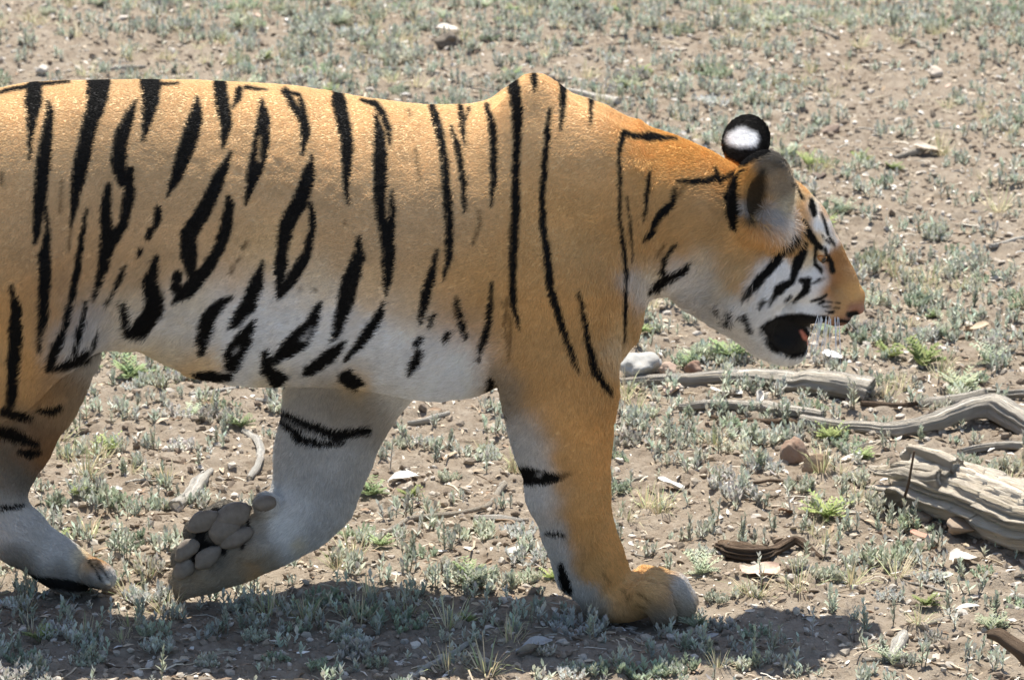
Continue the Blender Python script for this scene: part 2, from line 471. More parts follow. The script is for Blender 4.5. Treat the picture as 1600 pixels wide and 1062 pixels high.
# ================================================================== stones, clods, litter
m_stone = Mat('stone_and_clod', rough=0.9, spec=0.15)
_n = m_stone.noise(60, 6, .65)
m_stone.color(m_stone.mix(m_stone.ramp(_n.outputs['Fac'], [(.3, (0, 0, 0)), (.75, (.55, .55, .55))]), m_stone.attr().outputs['Color'], (.36, .31, .25)))
m_stone.bump(_n.outputs['Fac'], .8, .004)
m_dead = Mat('dead_leaf', rough=0.75, spec=0.2)
_n = m_dead.noise(150, 5, .6)
m_dead.color(m_dead.mix(m_dead.ramp(_n.outputs['Fac'], [(.45, (0, 0, 0)), (.75, (.35, .35, .35))]), m_dead.attr().outputs['Color'], (.20, .13, .08)))
m_dead.bump(_n.outputs['Fac'], .4, .002)

ICO_V, ICO_F = None, None
def ico(level):
    t = (1 + 5 ** .5) / 2
    V = [(-1, t, 0), (1, t, 0), (-1, -t, 0), (1, -t, 0), (0, -1, t), (0, 1, t), (0, -1, -t), (0, 1, -t), (t, 0, -1), (t, 0, 1), (-t, 0, -1), (-t, 0, 1)]
    F = [(0, 11, 5), (0, 5, 1), (0, 1, 7), (0, 7, 10), (0, 10, 11), (1, 5, 9), (5, 11, 4), (11, 10, 2), (10, 7, 6), (7, 1, 8), (3, 9, 4), (3, 4, 2), (3, 2, 6), (3, 6, 8), (3, 8, 9), (4, 9, 5), (2, 4, 11), (6, 2, 10), (8, 6, 7), (9, 8, 1)]
    V = [np.array(v) / np.linalg.norm(v) for v in V]
    for _ in range(level):
        mid, F2 = {}, []
        def m(a, b):
            k = (min(a, b), max(a, b))
            if k not in mid:
                p = V[a] + V[b]; V.append(p / np.linalg.norm(p)); mid[k] = len(V) - 1
            return mid[k]
        for a, b, c in F:
            x, y, z = m(a, b), m(b, c), m(c, a); F2 += [(a, x, z), (b, y, x), (c, z, y), (x, y, z)]
        F = F2
    return np.array(V), np.array(F)
I0, I1, I3 = ico(0), ico(1), ico(3)

def rock(base, seed, rough=.35, facets=True):
    V, F = base
    V = V * (1 + rough * noise(V[:, 0] * 1.4 + seed * 3.1, V[:, 1] * 1.4, V[:, 2] * 1.4, seed) + rough * .35 * noise(V[:, 0] * 4 + seed, V[:, 1] * 4, V[:, 2] * 4, seed + 1))[:, None]
    if facets:
        for k in range(5):
            r = np.random.default_rng(seed * 7 + k); d = r.normal(size=3); d /= np.linalg.norm(d)
            h = V @ d; over = np.maximum(h - .62, 0); V = V - over[:, None] * d * .85
    return V, F

def curl_leaf(L, W, curl, twist, seed, n=7):
    r = random.Random(seed); V, Q = [], []
    for i in range(n + 1):
        t = i / n
        w = W * .5 * (math.sin(math.pi * (0.06 + .9 * t)) ** .7) * (1 + .18 * math.sin(seed + 9 * t))
        for j in range(5):
            s = (j - 2) / 2
            a = curl * s
            V.append((L * (t - .5), w * (math.sin(a) / max(abs(curl), .01) if abs(curl) > .01 else s), w * (1 - math.cos(a)) / max(abs(curl), .01) + L * .12 * math.sin(3 * t + seed) + twist * s * w * (t - .5) + .08 * W * math.sin(5 * s + 7 * t + seed)))
    for i in range(n):
        for j in range(4): Q.append((i * 5 + j, i * 5 + j + 1, i * 5 + 6 + j, i * 5 + 5 + j))
    V = np.array(V); V[:, 2] -= V[:, 2].min()
    # a sheet with two sides
    nv = len(V); top = V + [0, 0, .0007]
    return np.concatenate([V, top]), np.array([q[::-1] for q in Q] + [tuple(a + nv for a in q) for q in Q])

def put_px(o, px, py, rot=0.0, tilt=(0, 0), lift=0.0):
    p = on_ground(px, py); o.location = (p[0], p[1], p[2] + lift); o.rotation_euler = (tilt[0], tilt[1], rot)
    return o

def px_size(px, py): return np.linalg.norm(on_ground(px, py) - CAM) / F_PX

WHITE = (.72, .69, .63); PINK = (.58, .43, .34); TAN = (.50, .40, .28); BRN = (.22, .13, .08); GREY = (.42, .41, .39)
# leaves that stand out
for i, (px, py, w, d, col, rot, curl, lab) in enumerate((
    (632, 752, 52, 60, WHITE, .2, .5, 'chalk-white dry leaf lying below the belly among green plants'),
    (1300, 560, 32, 70, (.85, .84, .8), .0, .2, 'small square bright white leaf just below the open mouth'),
    (1048, 762, 44, 60, WHITE, -.4, .6, 'pale curled leaf pair on soil ahead of the planted foreleg'),
    (1188, 898, 62, 90, PINK, .15, .4, 'broad pinkish leaf resting against the dark bark piece'),
    (1092, 1006, 62, 40, GREY, -.1, .7, 'long grey boat-shaped leaf lying just beyond the planted paw'),
    (835, 1022, 58, 80, GREY, .1, .8, 'crumpled grey leaf at the edge of the belly shadow'),
    (1510, 955, 44, 40, WHITE, .0, .3, 'flat white leaf lying alone below the split log'),
    (1508, 882, 50, 90, (.66, .60, .52), .5, .6, 'crumpled whitish leaf among sage clumps below the split log'),
    (1440, 842, 38, 60, (.52, .30, .22), .1, .2, 'flat reddish leaf at the foot of the split log'),
    (1135, 617, 50, 50, WHITE, .1, .4, 'white pointed leaf in front of the fallen log'),
    (1325, 722, 44, 50, WHITE, .5, .7, 'white leaf beside the reddish brown clods'),
    (1525, 520, 44, 60, TAN, -.4, .5, 'tan leaf on open soil beyond the tangled branch'),
    (1050, 612, 34, 80, PINK, 1.2, .5, 'small pink leaf standing by the fallen log end'),
    (700, 52, 44, 60, (.62, .57, .5), .1, .3, 'pale flat leaf capping the dark hollow in the far soil'),
    (1450, 240, 50, 50, (.55, .47, .38), .3, .5, 'pale split leaf on the far open soil'),
    (1245, 128, 20, 60, WHITE, .3, .3, 'tiny white leaf in the far soil beyond the ears'),
    (630, 68, 16, 50, WHITE, .3, .3, 'tiny white leaf in the far soil beyond the back'),
    (1470, 908, 40, 60, (.5, .52, .40), -.2, .5, 'pale greenish leaf near the sage clumps'),
    (800, 868, 40, 40, WHITE, .3, .5, 'white leaf fragment behind the planted foreleg'),
    (1570, 540, 34, 70, BRN, 1.0, .9, 'dark upright curled leaf above the tangled branch'),
    (1230, 805, 30, 50, BRN, .3, .9, 'dark curled leaf under the feathery plant'),
    (690, 865, 26, 50, WHITE, .8, .6, 'small white chip of leaf beside the lifted wrist'))):
    s = px_size(px, py)
    V, Q = curl_leaf(w * s, w * s * d / 100.0, curl, .2, i)
    o = link('dry_leaf', mesh_np('dry_leaf', V, Q, m_dead.m, True, np.broadcast_to(np.array(col), (len(V), 3))))
    put_px(o, px, py, rot, (rnd.uniform(-.15, .25), rnd.uniform(-.1, .1)), .001)
    tag(o, lab, 'leaf')
# curled white leaf standing open
s = px_size(1185, 625); V, Q = curl_leaf(48 * s, 40 * s, 2.2, .3, 40)
o = link('dry_leaf', mesh_np('dry_leaf', V, Q, m_dead.m, True, np.broadcast_to(np.array((.68, .64, .57)), (len(V), 3)))); put_px(o, 1185, 628, 1.3, (.5, -.3), .004)
tag(o, 'white rolled leaf with a dark hollow in front of the fallen log', 'leaf')

for i, (px, py, w, h, col, lab) in enumerate((
    (1000, 588, 70, 46, (.40, .40, .38), 'rounded grey stone beside the chest at the fallen log end'),
    (1045, 588, 32, 26, (.40, .28, .21), 'pinkish brown stone next to the grey stone'),
    (1083, 585, 36, 26, (.22, .12, .08), 'dark reddish stone at the fallen log end'),
    (1243, 722, 46, 44, (.25, .155, .105), 'upright reddish brown clod on the bare soil'),
    (1276, 736, 46, 32, (.32, .225, .145), 'brown blocky clod leaning on a reddish clod'),
    (1300, 210, 34, 20, (.21, .15, .115), 'dark brown stone on soil past the far ear'),
    (1462, 122, 30, 20, (.52, .45, .37), 'pale beige stone on the far soil'),
    (67, 116, 26, 20, (.55, .50, .43), 'pale rounded stone on the soil behind the rump'),
    (1195, 640 - 5, 22, 16, (.12, .09, .07), 'small dark stone under the white rolled leaf'),
    (700, 72, 46, 26, (.10, .08, .06), 'dark lump under the pale leaf in the far soil'),  # lump for the dark spot beneath the pale leaf
    (1280, 310 - 30, 24, 14, (.14, .10, .08), 'small dark clod on soil past the near ear'),
    (990, 145, 22, 14, (.20, .10, .07), 'rust-brown clod beside a green plant beyond the shoulder'),
    (1440, 818, 40, 22, (.27, .20, .14), 'brown earth clod under the split log tip'),
    (1500, 832, 50, 24, (.28, .21, .15), 'wide earth clod under the split log'),
    (1560, 850, 40, 20, (.30, .23, .165), 'crumbly earth clod below the split log'),
    (875, 870 - 6, 24, 20, (.40, .35, .29), 'small grey stone behind the foreleg'),
    (600, 1010, 20, 10, (.3, .24, .18), 'small clod in the belly shadow'))):
    s = px_size(px, py); V, F = rock(I3, i + 3)
    V = V * np.array([w * s / 2, w * s / 2 * .85, h * s / 2 * 1.05])
    o = link('stone' if 'stone' in lab else 'earth_clod', mesh_np('stone', V, F, m_stone.m, True, np.broadcast_to(np.array(col), (len(V), 3))))
    put_px(o, px, py, rnd.uniform(0, 6), (0, 0), h * s * .36); tag(o, lab, 'stone' if 'stone' in lab else 'clod')

# scattered larger pebbles and dead leaves, each its own
peb = []
for i in range(9):
    V, F = rock(I1, 60 + i); col = [(.40, .34, .27), (.52, .46, .38), (.27, .20, .14)][i % 3]
    peb.append(mesh_np('pebble', V * np.array([1, .8, .6]), F, m_stone.m, True, np.broadcast_to(np.array(col), (len(V), 3))))
for xy in scatter_xy(150):
    k = rnd.randrange(9); o = link('pebble', peb[k]); r = rnd.uniform(.005, .013)
    o.location = (xy[0], xy[1], float(ground_h(*xy)) + r * .25); o.scale = (r, r, r); o.rotation_euler = (0, 0, rnd.uniform(0, 6.3))
    w = ('greyish tan', 'pale cream', 'dark brown')[k % 3]; ph = place_phrase(o.location); tag(o, 'small loose %s pebble %s' % (w, ph), 'pebble', '%s pebbles %s' % (w, ph))
lv = []
for i in range(12):
    V, Q = curl_leaf(1.0, rnd.uniform(.35, .6), rnd.uniform(.2, 1.6), rnd.uniform(-.5, .5), i + 100, 4); col = [WHITE, TAN, PINK, BRN, (.58, .52, .44), (.40, .30, .20)][i % 6]
    lv.append(mesh_np('leaf_scrap', V, Q, m_dead.m, True, np.broadcast_to(np.array(col), (len(V), 3))))
for xy in scatter_xy(230):
    k = rnd.randrange(12); o = link('leaf_scrap', lv[k]); r = rnd.uniform(.010, .030)
    o.location = (xy[0], xy[1], float(ground_h(*xy)) + .001); o.scale = (r, r, r); o.rotation_euler = (rnd.uniform(-.3, .3), rnd.uniform(-.3, .3), rnd.uniform(0, 6.3))
    w = ('chalk white', 'tan', 'pinkish', 'dark brown', 'pale beige', 'mid brown')[k % 6]; ph = place_phrase(o.location); tag(o, 'small curled %s scrap of dead leaf %s' % (w, ph), 'leaf', '%s leaf scraps %s' % (w, ph))

# gravel, crumbs and chips nobody could count
def litter(n, protos, smin_, smax_, cols, name, mat, label, flat=1.0, tilt=.5, power=2.0, bury=.2):
    rng = np.random.default_rng(len(name) + n)
    Vs, Fs, Cs, k = [], [], [], 0
    per = n // len(protos)
    for V, F in protos:
        m = per
        x = rng.uniform(-1.75, 1.75, m); y = -.85 + 7.4 * rng.random(m) ** 1.15
        s = smin_ + (smax_ - smin_) * rng.random(m) ** power
        a = rng.uniform(0, 6.28, m); tx = rng.normal(0, tilt, m)
        sc = rng.uniform(.7, 1.3, (m, 3)); sc[:, 2] *= flat
        v = V[None] * sc[:, None, :] * s[:, None, None]
        yy, zz = v[..., 1] * np.cos(tx)[:, None] - v[..., 2] * np.sin(tx)[:, None], v[..., 1] * np.sin(tx)[:, None] + v[..., 2] * np.cos(tx)[:, None]
        xx, y2 = v[..., 0] * np.cos(a)[:, None] - yy * np.sin(a)[:, None], v[..., 0] * np.sin(a)[:, None] + yy * np.cos(a)[:, None]
        z0 = ground_h(x, y) + s * bury
        v = np.stack([xx + x[:, None], y2 + y[:, None], zz + z0[:, None]], -1)
        Vs.append(v.reshape(-1, 3)); Fs.append((F[None] + (np.arange(m) * len(V))[:, None, None]).reshape(-1, F.shape[1]) + k); k += m * len(V)
        c = np.array(cols)[rng.integers(0, len(cols), m)] * rng.uniform(.75, 1.2, (m, 1))
        Cs.append(np.repeat(c, len(V), 0))
    o = link(name, mesh_np(name, np.concatenate(Vs), np.concatenate(Fs), mat, False, np.concatenate(Cs)))
    tag(o, label, name.replace('_', ' '), kind='stuff')
litter(46000, [rock(I0, 200 + i, .5, False) for i in range(10)], .0015, .0105, [(.25, .195, .14), (.32, .26, .195), (.44, .38, .30), (.17, .125, .088), (.55, .50, .43)], 'gravel', m_stone.m, 'fine gravel and earth crumbs scattered over the soil', .75, .6, 2.6)
chip = []
for i in range(8):
    V, Q = leaf_strip(1.0, rnd.uniform(.25, .6), rnd.uniform(-1, 1), 2, .4); V[:, 0] -= .5; chip.append((V, Q))
litter(30000, chip, .006, .024, [(.62, .56, .47), (.48, .39, .28), (.76, .73, .67), (.30, .21, .14), (.56, .46, .34)], 'leaf_litter', m_dead.m, 'pale litter of leaf chips and bark flakes over the soil', 1.0, .5, 2.0, .12)
stk = []
for i in range(8):
    pts = np.array([(t - .5, .10 * math.sin(3 * t + i), .05 * math.sin(5 * t + i)) for t in np.linspace(0, 1, 4)]); stk.append(tube(pts, .018 + .010 * (i % 3), 3))
litter(5200, stk, .014, .065, [(.60, .53, .40), (.46, .38, .27), (.70, .65, .54), (.30, .22, .15)], 'straw_litter', m_dead.m, 'thin straw and twiglets strewn over the soil', 1.0, .12, 1.6, .06)

# ================================================================== wood
def wood_mat(name, pale, mid, dark, sc=1.0):
    m = Mat(name, rough=0.85, spec=0.15)
    uv = m.node('ShaderNodeUVMap'); uv.uv_map = 'grain'
    mp = m.node('ShaderNodeMapping'); mp.inputs['Scale'].default_value = (16 * sc, 16 * sc, 1); m.link(uv.outputs[0], mp.inputs[0])
    n1 = m.noise(4.0, 8, .65, mp.outputs[0]); n2 = m.noise(1.2, 5, .6, mp.outputs[0])
    c = m.ramp(n1.outputs['Fac'], [(.27, dark), (.38, mid), (.57, pale)])
    m.color(m.mix(m.ramp(n2.outputs['Fac'], [(.45, (0, 0, 0)), (.75, (.5, .5, .5))]), c, mid)).bump(n1.outputs['Fac'], 1.0, .010)
    return m.m
m_pale = wood_mat('weathered_wood', (.70, .63, .52), (.56, .475, .365), (.34, .25, .17))
m_grey = wood_mat('grey_driftwood', (.72, .665, .57), (.57, .50, .405), (.33, .26, .19))
m_brown = wood_mat('brown_bark', (.25, .18, .125), (.165, .11, .07), (.085, .055, .035))
m_bone = wood_mat('bleached_wood', (.86, .81, .71), (.76, .69, .58), (.50, .42, .32))

def wood(name, pts, rad, mat, ridges=7, depth=.12, sides=22, seed=0, wob=.15, parent=None, flat=1.0, ragged=0.0, step=.006, grain=1.6):
    """pts: world points; ridged, slightly crooked length of wood with closed ends and a lengthwise grain"""
    pts = np.asarray(pts, float); rad = np.asarray(rad, float)
    seg = np.linalg.norm(np.diff(pts, axis=0), axis=1); s = np.concatenate([[0], np.cumsum(seg)])
    n = max(8, int(s[-1] / step)); t = np.linspace(0, s[-1], n)
    def cr(v):                                                # smooth curve through the points
        v = np.interp(t, s, v); k = np.hanning(max(5, n // 12 * 2 + 1)); k /= k.sum(); h = len(k) // 2
        q = np.convolve(np.pad(v, h, mode='reflect', reflect_type='odd'), k, 'valid'); return q
    c = np.stack([cr(pts[:, i]) for i in range(3)], 1); r = np.interp(t, s, rad)
    r = r * (1 + wob * noise(t / .05, seed * 1.7, 0, seed))
    for q in range(3): c[:, q] += min(.35, .007 / r.max()) * r * noise(t / .07 + 11 * q, seed * .7, 0, seed + 7 + q) + min(.12, .0015 / r.max()) * r * noise(t / .02 + 5 * q, seed, 0, seed + 9 + q)
    d = np.gradient(c, axis=0); d /= np.linalg.norm(d, axis=1, keepdims=True)
    up = np.array([0, 0, 1.0]); side = np.cross(d, up); side /= np.linalg.norm(side, axis=1, keepdims=True); nor = np.cross(side, d)
    th = np.linspace(0, 2 * np.pi, sides, endpoint=False)
    T, TH = np.meshgrid(t, th, indexing='ij')
    tw = TH + T * .6
    def an(f, tl, sd): return noise(np.cos(tw) * f / 3, np.sin(tw) * f / 3, T / (tl * grain) + seed, sd)
    rr = 1 + depth * (an(ridges, .16, seed + 1) + .9 * np.minimum(0, an(ridges * 2.2, .13, seed + 2)) + .55 * an(ridges * 2.8, .10, seed + 3) + .35 * an(ridges * 5, .05, seed + 4))
    R = r[:, None] * rr
    off = np.zeros_like(R)
    if ragged:
        e = np.clip(1 - T / (ragged * 2.5), 0, 1) ** 2
        off = -ragged * e * noise(np.cos(TH) * 3, np.sin(TH) * 3, seed, seed + 5)
    V = c[:, None, :] + (np.cos(TH) * R)[..., None] * side[:, None, :] + (np.sin(TH) * R * flat)[..., None] * nor[:, None, :] + off[..., None] * d[:, None, :]
    V = V.reshape(-1, 3)
    Q = [(i * sides + k, i * sides + (k + 1) % sides, (i + 1) * sides + (k + 1) % sides, (i + 1) * sides + k) for i in range(n - 1) for k in range(sides)]
    nb = len(V); ends = []
    for i, inset in ((0, 1), (n - 1, -1)):
        ring = V[i * sides:(i + 1) * sides]; cc = ring.mean(0)
        inner = cc + (ring - cc) * .55 + d[i] * inset * r[i] * .35 * RNG.uniform(.2, 1, (sides, 1)); ends.append((i, inner, cc + d[i] * inset * r[i] * .5))
    V = [V]; k0 = nb
    for i, inner, cc in ends:
        V += [inner, cc[None]]
        for k in range(sides):
            a, b = i * sides + k, i * sides + (k + 1) % sides; x, y = k0 + k, k0 + (k + 1) % sides; z = k0 + sides
            Q.append((a, x, y, b) if i == 0 else (a, b, y, x)); Q.append((x, z, z, y) if False else ((x, z, y, y) if i == 0 else (x, y, z, z)))
        k0 += sides + 1
    V = np.concatenate(V)
    quads = np.array([q for q in Q if len(set(q)) == 4]); tris = np.array([list(dict.fromkeys(q)) for q in Q if len(set(q)) == 3])
    me = mesh_np(name, V, [quads, tris], mat)
    uvl = me.uv_layers.new(name='grain')
    li = np.empty(len(me.loops), np.int32); me.loops.foreach_get('vertex_index', li)
    u = np.zeros(len(V)); w = np.zeros(len(V)); u[:nb] = np.cos(TH).ravel() * .5 + 2 * np.sin(TH).ravel() ; w[:nb] = T.ravel() * .35
    uvl.data.foreach_set('uv', np.stack([u[li], w[li]], 1).astype(np.float32).ravel())
    return link(name, me, parent)

def gp(rows, lift=0.0):
    """(px, py of the lower edge, radius px) -> points lying on the ground and radii"""
    P_, R_ = [], []
    for row in rows:
        p = on_ground(row[0], row[1]); r = row[2] * np.linalg.norm(p - CAM) / F_PX
        z = (row[3] if len(row) > 3 else 0.0)
        P_.append(p + np.array([0, 0, r * .75 + z])); R_.append(r)
    return P_, R_

# the split log
LOG = gp([(1402, 782, 40), (1440, 796, 50), (1500, 816, 53), (1570, 840, 54), (1660, 872, 56)])
lg = wood('split_log', LOG[0], LOG[1], m_pale, 15, .24, 110, 3, .04, flat=.9, ragged=.050, step=.004, grain=6.0)
tag(lg, 'pale weathered split log with deep lengthwise cracks', 'log')
for i, (a, b, r0, r1) in enumerate((((1366, 740), (1470, 748), 3, 15), ((1382, 770), (1480, 788), 4, 15), ((1420, 700), (1500, 728), 7, 16), ((1392, 728), (1490, 744), 4, 18), ((1400, 786), (1500, 806), 4, 14), ((1396, 755), (1500, 770), 4, 16))):
    y = LOG[0][0][1]
    pa, pb = P(a[0], a[1], y - .01 * i), P(b[0], b[1], LOG[0][2][1] - .03)
    wood('splinter', [pa, (pa + pb) / 2 + [0, 0, .004], pb], [r0 * PX, (r0 + r1) / 2 * PX, r1 * PX], m_pale, 9, .22, 30, 20 + i, .12, lg, grain=4.0)
kn = P(1421, 712, LOG[0][0][1] - .02)
wood('knot', [kn + [-.012, 0, .012], kn, kn + [.03, .0, -.008]], [.010, .014, .012], m_grey, 6, .25, 18, 31, .2, lg)
# tangled branch to its rear
def branch(name, rows, mat, label, cat='branch', **kw):
    a, b = gp(rows); o = wood(name, a, b, mat, **kw); tag(o, label, cat); return o
br = branch('tangled_branch', [(1250, 658, 6), (1330, 674, 10), (1400, 682, 12), (1460, 676, 14, .012), (1505, 668, 17, .02), (1550, 664, 19, .025), (1595, 678, 18, .01), (1660, 700, 16)], m_grey, 'thick grey gnarled branch curving over the soil behind the split log', ridges=9, depth=.22, sides=64, seed=41)
a, b = gp([(1438, 632, 6), (1490, 640, 9, .01), (1540, 650, 12, .025)]); wood('side_shoot', a, b, m_grey, 8, .2, 18, 43, .2, br)
branch('fallen_branch', [(1060, 640, 6), (1130, 640, 9), (1200, 646, 11), (1288, 654, 7)], m_grey, 'straight grey branch lying between the fallen log and the clods', ridges=8, depth=.2, sides=56, seed=45)
branch('fallen_branch', [(1110, 656, 4), (1200, 662, 5), (1270, 664, 4), (1360, 666, 5)], m_brown, 'thin brown branch lying just below the straight grey branch', ridges=8, depth=.2, sides=30, seed=46)
branch('fallen_log', [(968, 603, 8), (1060, 604, 11), (1140, 604, 15), (1230, 608, 19), (1310, 620, 21), (1362, 626, 20)], m_grey, 'long grey fallen log lying beneath the head', 'log', ridges=11, depth=.20, sides=72, seed=47)
branch('fallen_branch', [(1345, 634, 4), (1400, 638, 5), (1450, 633, 4)], m_brown, 'short dark branch touching the end of the fallen log', ridges=6, depth=.2, sides=30, seed=48)
branch('fallen_branch', [(1500, 712, 6), (1555, 704, 8), (1650, 706, 9)], m_grey, 'grey branch lying between the tangled branch and the split log', ridges=6, depth=.2, sides=44, seed=49)
branch('fallen_branch', [(1530, 618, 6), (1580, 622, 7), (1650, 620, 8)], m_grey, 'grey branch lying just past the tangled branch', ridges=6, depth=.2, sides=44, seed=50)
branch('bark_piece', [(1122, 862, 8), (1150, 872, 17), (1180, 876, 16), (1215, 864, 9), (1245, 858, 8, .012), (1284, 876, 4)], m_brown, 'dark brown piece of bark arching behind the pink leaf', 'bark', ridges=16, depth=.45, sides=44, seed=51, flat=.75, wob=.4)
# sticks
for i, (rows, mat, lab) in enumerate((
    ([(635, 1068, 6), (690, 1032, 6), (732, 1008, 5)], m_bone, 'straight pale stick crossing the edge of the belly shadow'),
    ([(276, 798, 9), (298, 776, 10), (318, 750, 8), (330, 736, 4)], m_bone, 'bleached broken stick behind the lifted paw'),
    ([(380, 676, 4), (402, 690, 7), (408, 720, 7), (390, 752, 5)], m_bone, 'bleached bent stick lying behind the wrist of the lifted leg'),
    ([(594, 840, 4), (640, 814, 4), (715, 806, 4), (760, 796, 5), (786, 762, 5)], m_pale, 'curved pale root behind the planted foreleg'),
    ([(740, 812, 4), (780, 812, 5), (818, 816, 4)], m_bone, 'short pale stick crossing the curved root'),
    ([(298, 620, 4), (330, 615, 4), (372, 608, 3)], m_bone, 'thin pale stick lying under the rear of the belly'),
    ([(868, 142, 4), (920, 152, 6), (966, 162, 6)], m_bone, 'bleached stick lying just beyond the shoulder hump'),
    ([(160, 114, 4), (195, 110, 5), (228, 106, 3)], m_grey, 'grey stick on the soil beyond the rump'),
    ([(600, 112, 4), (640, 112, 5), (668, 114, 4)], m_pale, 'pale stick on the soil beyond the middle of the back'),
    ([(1398, 250, 4), (1430, 242, 5), (1458, 232, 3)], m_pale, 'pale stick beside the split leaf on the far soil'),
    ([(1548, 388, 3), (1580, 382, 4), (1625, 372, 4)], m_bone, 'thin bleached stick on the open soil well beyond the nose'),
    ([(638, 664, 4), (670, 660, 5), (702, 648, 4)], m_bone, 'short crooked pale stick under the chest'),
    ([(1440, 980, 4), (1475, 972, 5), (1510, 960, 5)], m_pale, 'pale stick beside the flat white leaf'),
    ([(1385, 1035, 9), (1402, 1015, 11), (1412, 992, 7)], m_bone, 'thick stub of bleached wood below the split log'),
    ([(1350, 1032, 4), (1385, 1034, 4), (1440, 1034, 4)], m_pale, 'thin pale stick touching the stub of bleached wood'),
    ([(400, 628, 4), (430, 632, 5), (438, 634, 4)], m_bone, 'short white stick behind the top of the lifted leg'),
    ([(300, 835, 3), (215, 850, 4), (170, 860, 3)], m_pale, 'thin straw-pale stick lying above the swinging hind paw'),
    ([(1250, 38, 3), (1285, 52, 4), (1310, 62, 3)], m_pale, 'slanting pale stick on the far soil'),
    ([(1425, 66, 4), (1445, 76, 4), (1458, 84, 3)], m_pale, 'short slanting stick among far seedlings'),
    ([(1220, 648, 3), (1270, 676, 3), (1310, 690, 3)], m_brown, 'thin brown twig beside the clods'),
    ([(940, 760, 3), (985, 752, 3), (1010, 745, 2)], m_pale, 'thin pale twig ahead of the planted foreleg'),
    ([(95, 838, 3), (150, 842, 3), (200, 838, 3)], m_pale, 'thin straw-like twig above the metatarsus of the hind leg'))):
    a, b = gp(rows); o = wood('stick', a, b, mat, 6, .2, 20, 60 + i, .3); tag(o, lab, 'stick')
b0 = on_ground(1406, 812); y0 = b0[1]
o = wood('upright_twig', [b0 + [0, 0, -.01], P(1410, 790, y0), P(1420, 752, y0 - .01), P(1428, 704, y0 - .02)], [.0028, .0026, .0024, .002], m_brown, 5, .15, 9, 90, .15)
tag(o, 'thin upright twig stuck in the soil before the split log', 'twig')
g0 = on_ground(1700, 1120)
o = wood('leaning_branch', [g0, P(1640, 1058, -.70), P(1590, 1012, -.68), P(1556, 988, -.66), P(1540, 990, -.66)], [.016, .015, .014, .011, .006], m_brown, 6, .2, 18, 91, .15)
tag(o, 'dark brown branch end leaning up from the bottom corner', 'branch')
twg = [wood('twig_proto', [np.array([-.5, 0, 0]), np.array([-.1, .04 * k, .02]), np.array([.2, -.05, .0]), np.array([.5, .03 * k, .01])], [.028, .03, .026, .014], [m_pale, m_grey, m_brown, m_bone][k % 4], 5, .2, 7, 100 + k, .2, step=.1) for k in range(8)]
for i, xy in enumerate(scatter_xy(80)):
    w = ('pale buff', 'grey', 'dark brown', 'bleached')[i % 4]; src = twg[i % 8]; o = link('twig', src.data); L = rnd.uniform(.03, .10)
    o.location = (xy[0], xy[1], float(ground_h(*xy)) + .003); o.scale = (L, L, L); o.rotation_euler = (0, rnd.uniform(-.05, .05), rnd.uniform(0, 6.3))
    ph = place_phrase(o.location); tag(o, 'short loose %s twig %s' % (w, ph), 'twig', '%s twigs %s' % (w, ph))
for o in twg: bpy.data.objects.remove(o)
# ================================================================== the tiger
PX = 1.0 / 920.0                         # metres per photograph pixel at the animal

def axis(pieces):
    out = []
    for a, b, s in pieces:
        n = max(1, int(round((b - a) / s)))
        out.append(a + (b - a) * np.arange(n) / n)
    out.append([pieces[-1][1]])
    return np.concatenate(out)

GX = axis([(-1.20, -0.88, 0.009), (-0.88, -0.60, 0.005), (-0.60, -0.27, 0.0035), (-0.27, 0.0, 0.006), (0.0, 0.34, 0.005), (0.34, 0.63, 0.0027)])
GY = axis([(-0.25, 0.23, 0.0042)])
GZ = axis([(-0.01, 0.10, 0.0035), (0.10, 0.44, 0.0045), (0.44, 0.87, 0.0032), (0.87, 1.02, 0.005)])
FIELD = np.full((len(GX), len(GY), len(GZ)), 0.15, np.float32)

def smin(a, b, k):
    h = np.maximum(k - np.abs(a - b), 0.0) / k
    return np.minimum(a, b) - h * h * k * 0.25

def smax(a, b, k): return -smin(-a, -b, k)

def box_of(lo, hi):
    s = []
    for g, a, b in ((GX, lo[0], hi[0]), (GY, lo[1], hi[1]), (GZ, lo[2], hi[2])):
        s.append(slice(max(0, np.searchsorted(g, a) - 1), min(len(g), np.searchsorted(g, b) + 1)))
    return tuple(s)

def apply(fn, lo, hi, k, op='add'):
    m = k + 0.012
    s = box_of(np.asarray(lo) - m, np.asarray(hi) + m)
    X = GX[s[0]][:, None, None]; Y = GY[s[1]][None, :, None]; Z = GZ[s[2]][None, None, :]
    d = fn(X, Y, Z)
    if op == 'add': FIELD[s] = smin(FIELD[s], d, k)
    else: FIELD[s] = smax(FIELD[s], -d, k)

def ell(c, r, k=0.02, rot=0.0, yaw=0.0, op='add', tilt=0.0):
    """ellipsoid; c point, r radii in metres; rot turns in the side view (counter-clockwise on the picture), yaw about the upright"""
    c = np.asarray(c, float); rx, ry, rz = r; R = max(r)
    cr, sr = math.cos(rot), math.sin(rot); cy, sy = math.cos(yaw), math.sin(yaw)
    def fn(X, Y, Z):
        x, y, z = X - c[0], Y - c[1], Z - c[2]
        x, y = cy * x + sy * y, -sy * x + cy * y
        if tilt: y, z = math.cos(tilt) * y + math.sin(tilt) * z, -math.sin(tilt) * y + math.cos(tilt) * z
        x, z = cr * x + sr * z, -sr * x + cr * z
        k0 = np.sqrt((x / rx) ** 2 + (y / ry) ** 2 + (z / rz) ** 2)
        k1 = np.sqrt((x / rx ** 2) ** 2 + (y / ry ** 2) ** 2 + (z / rz ** 2) ** 2) + 1e-9
        return k0 * (k0 - 1.0) / k1
    apply(fn, c - R, c + R, k, op)

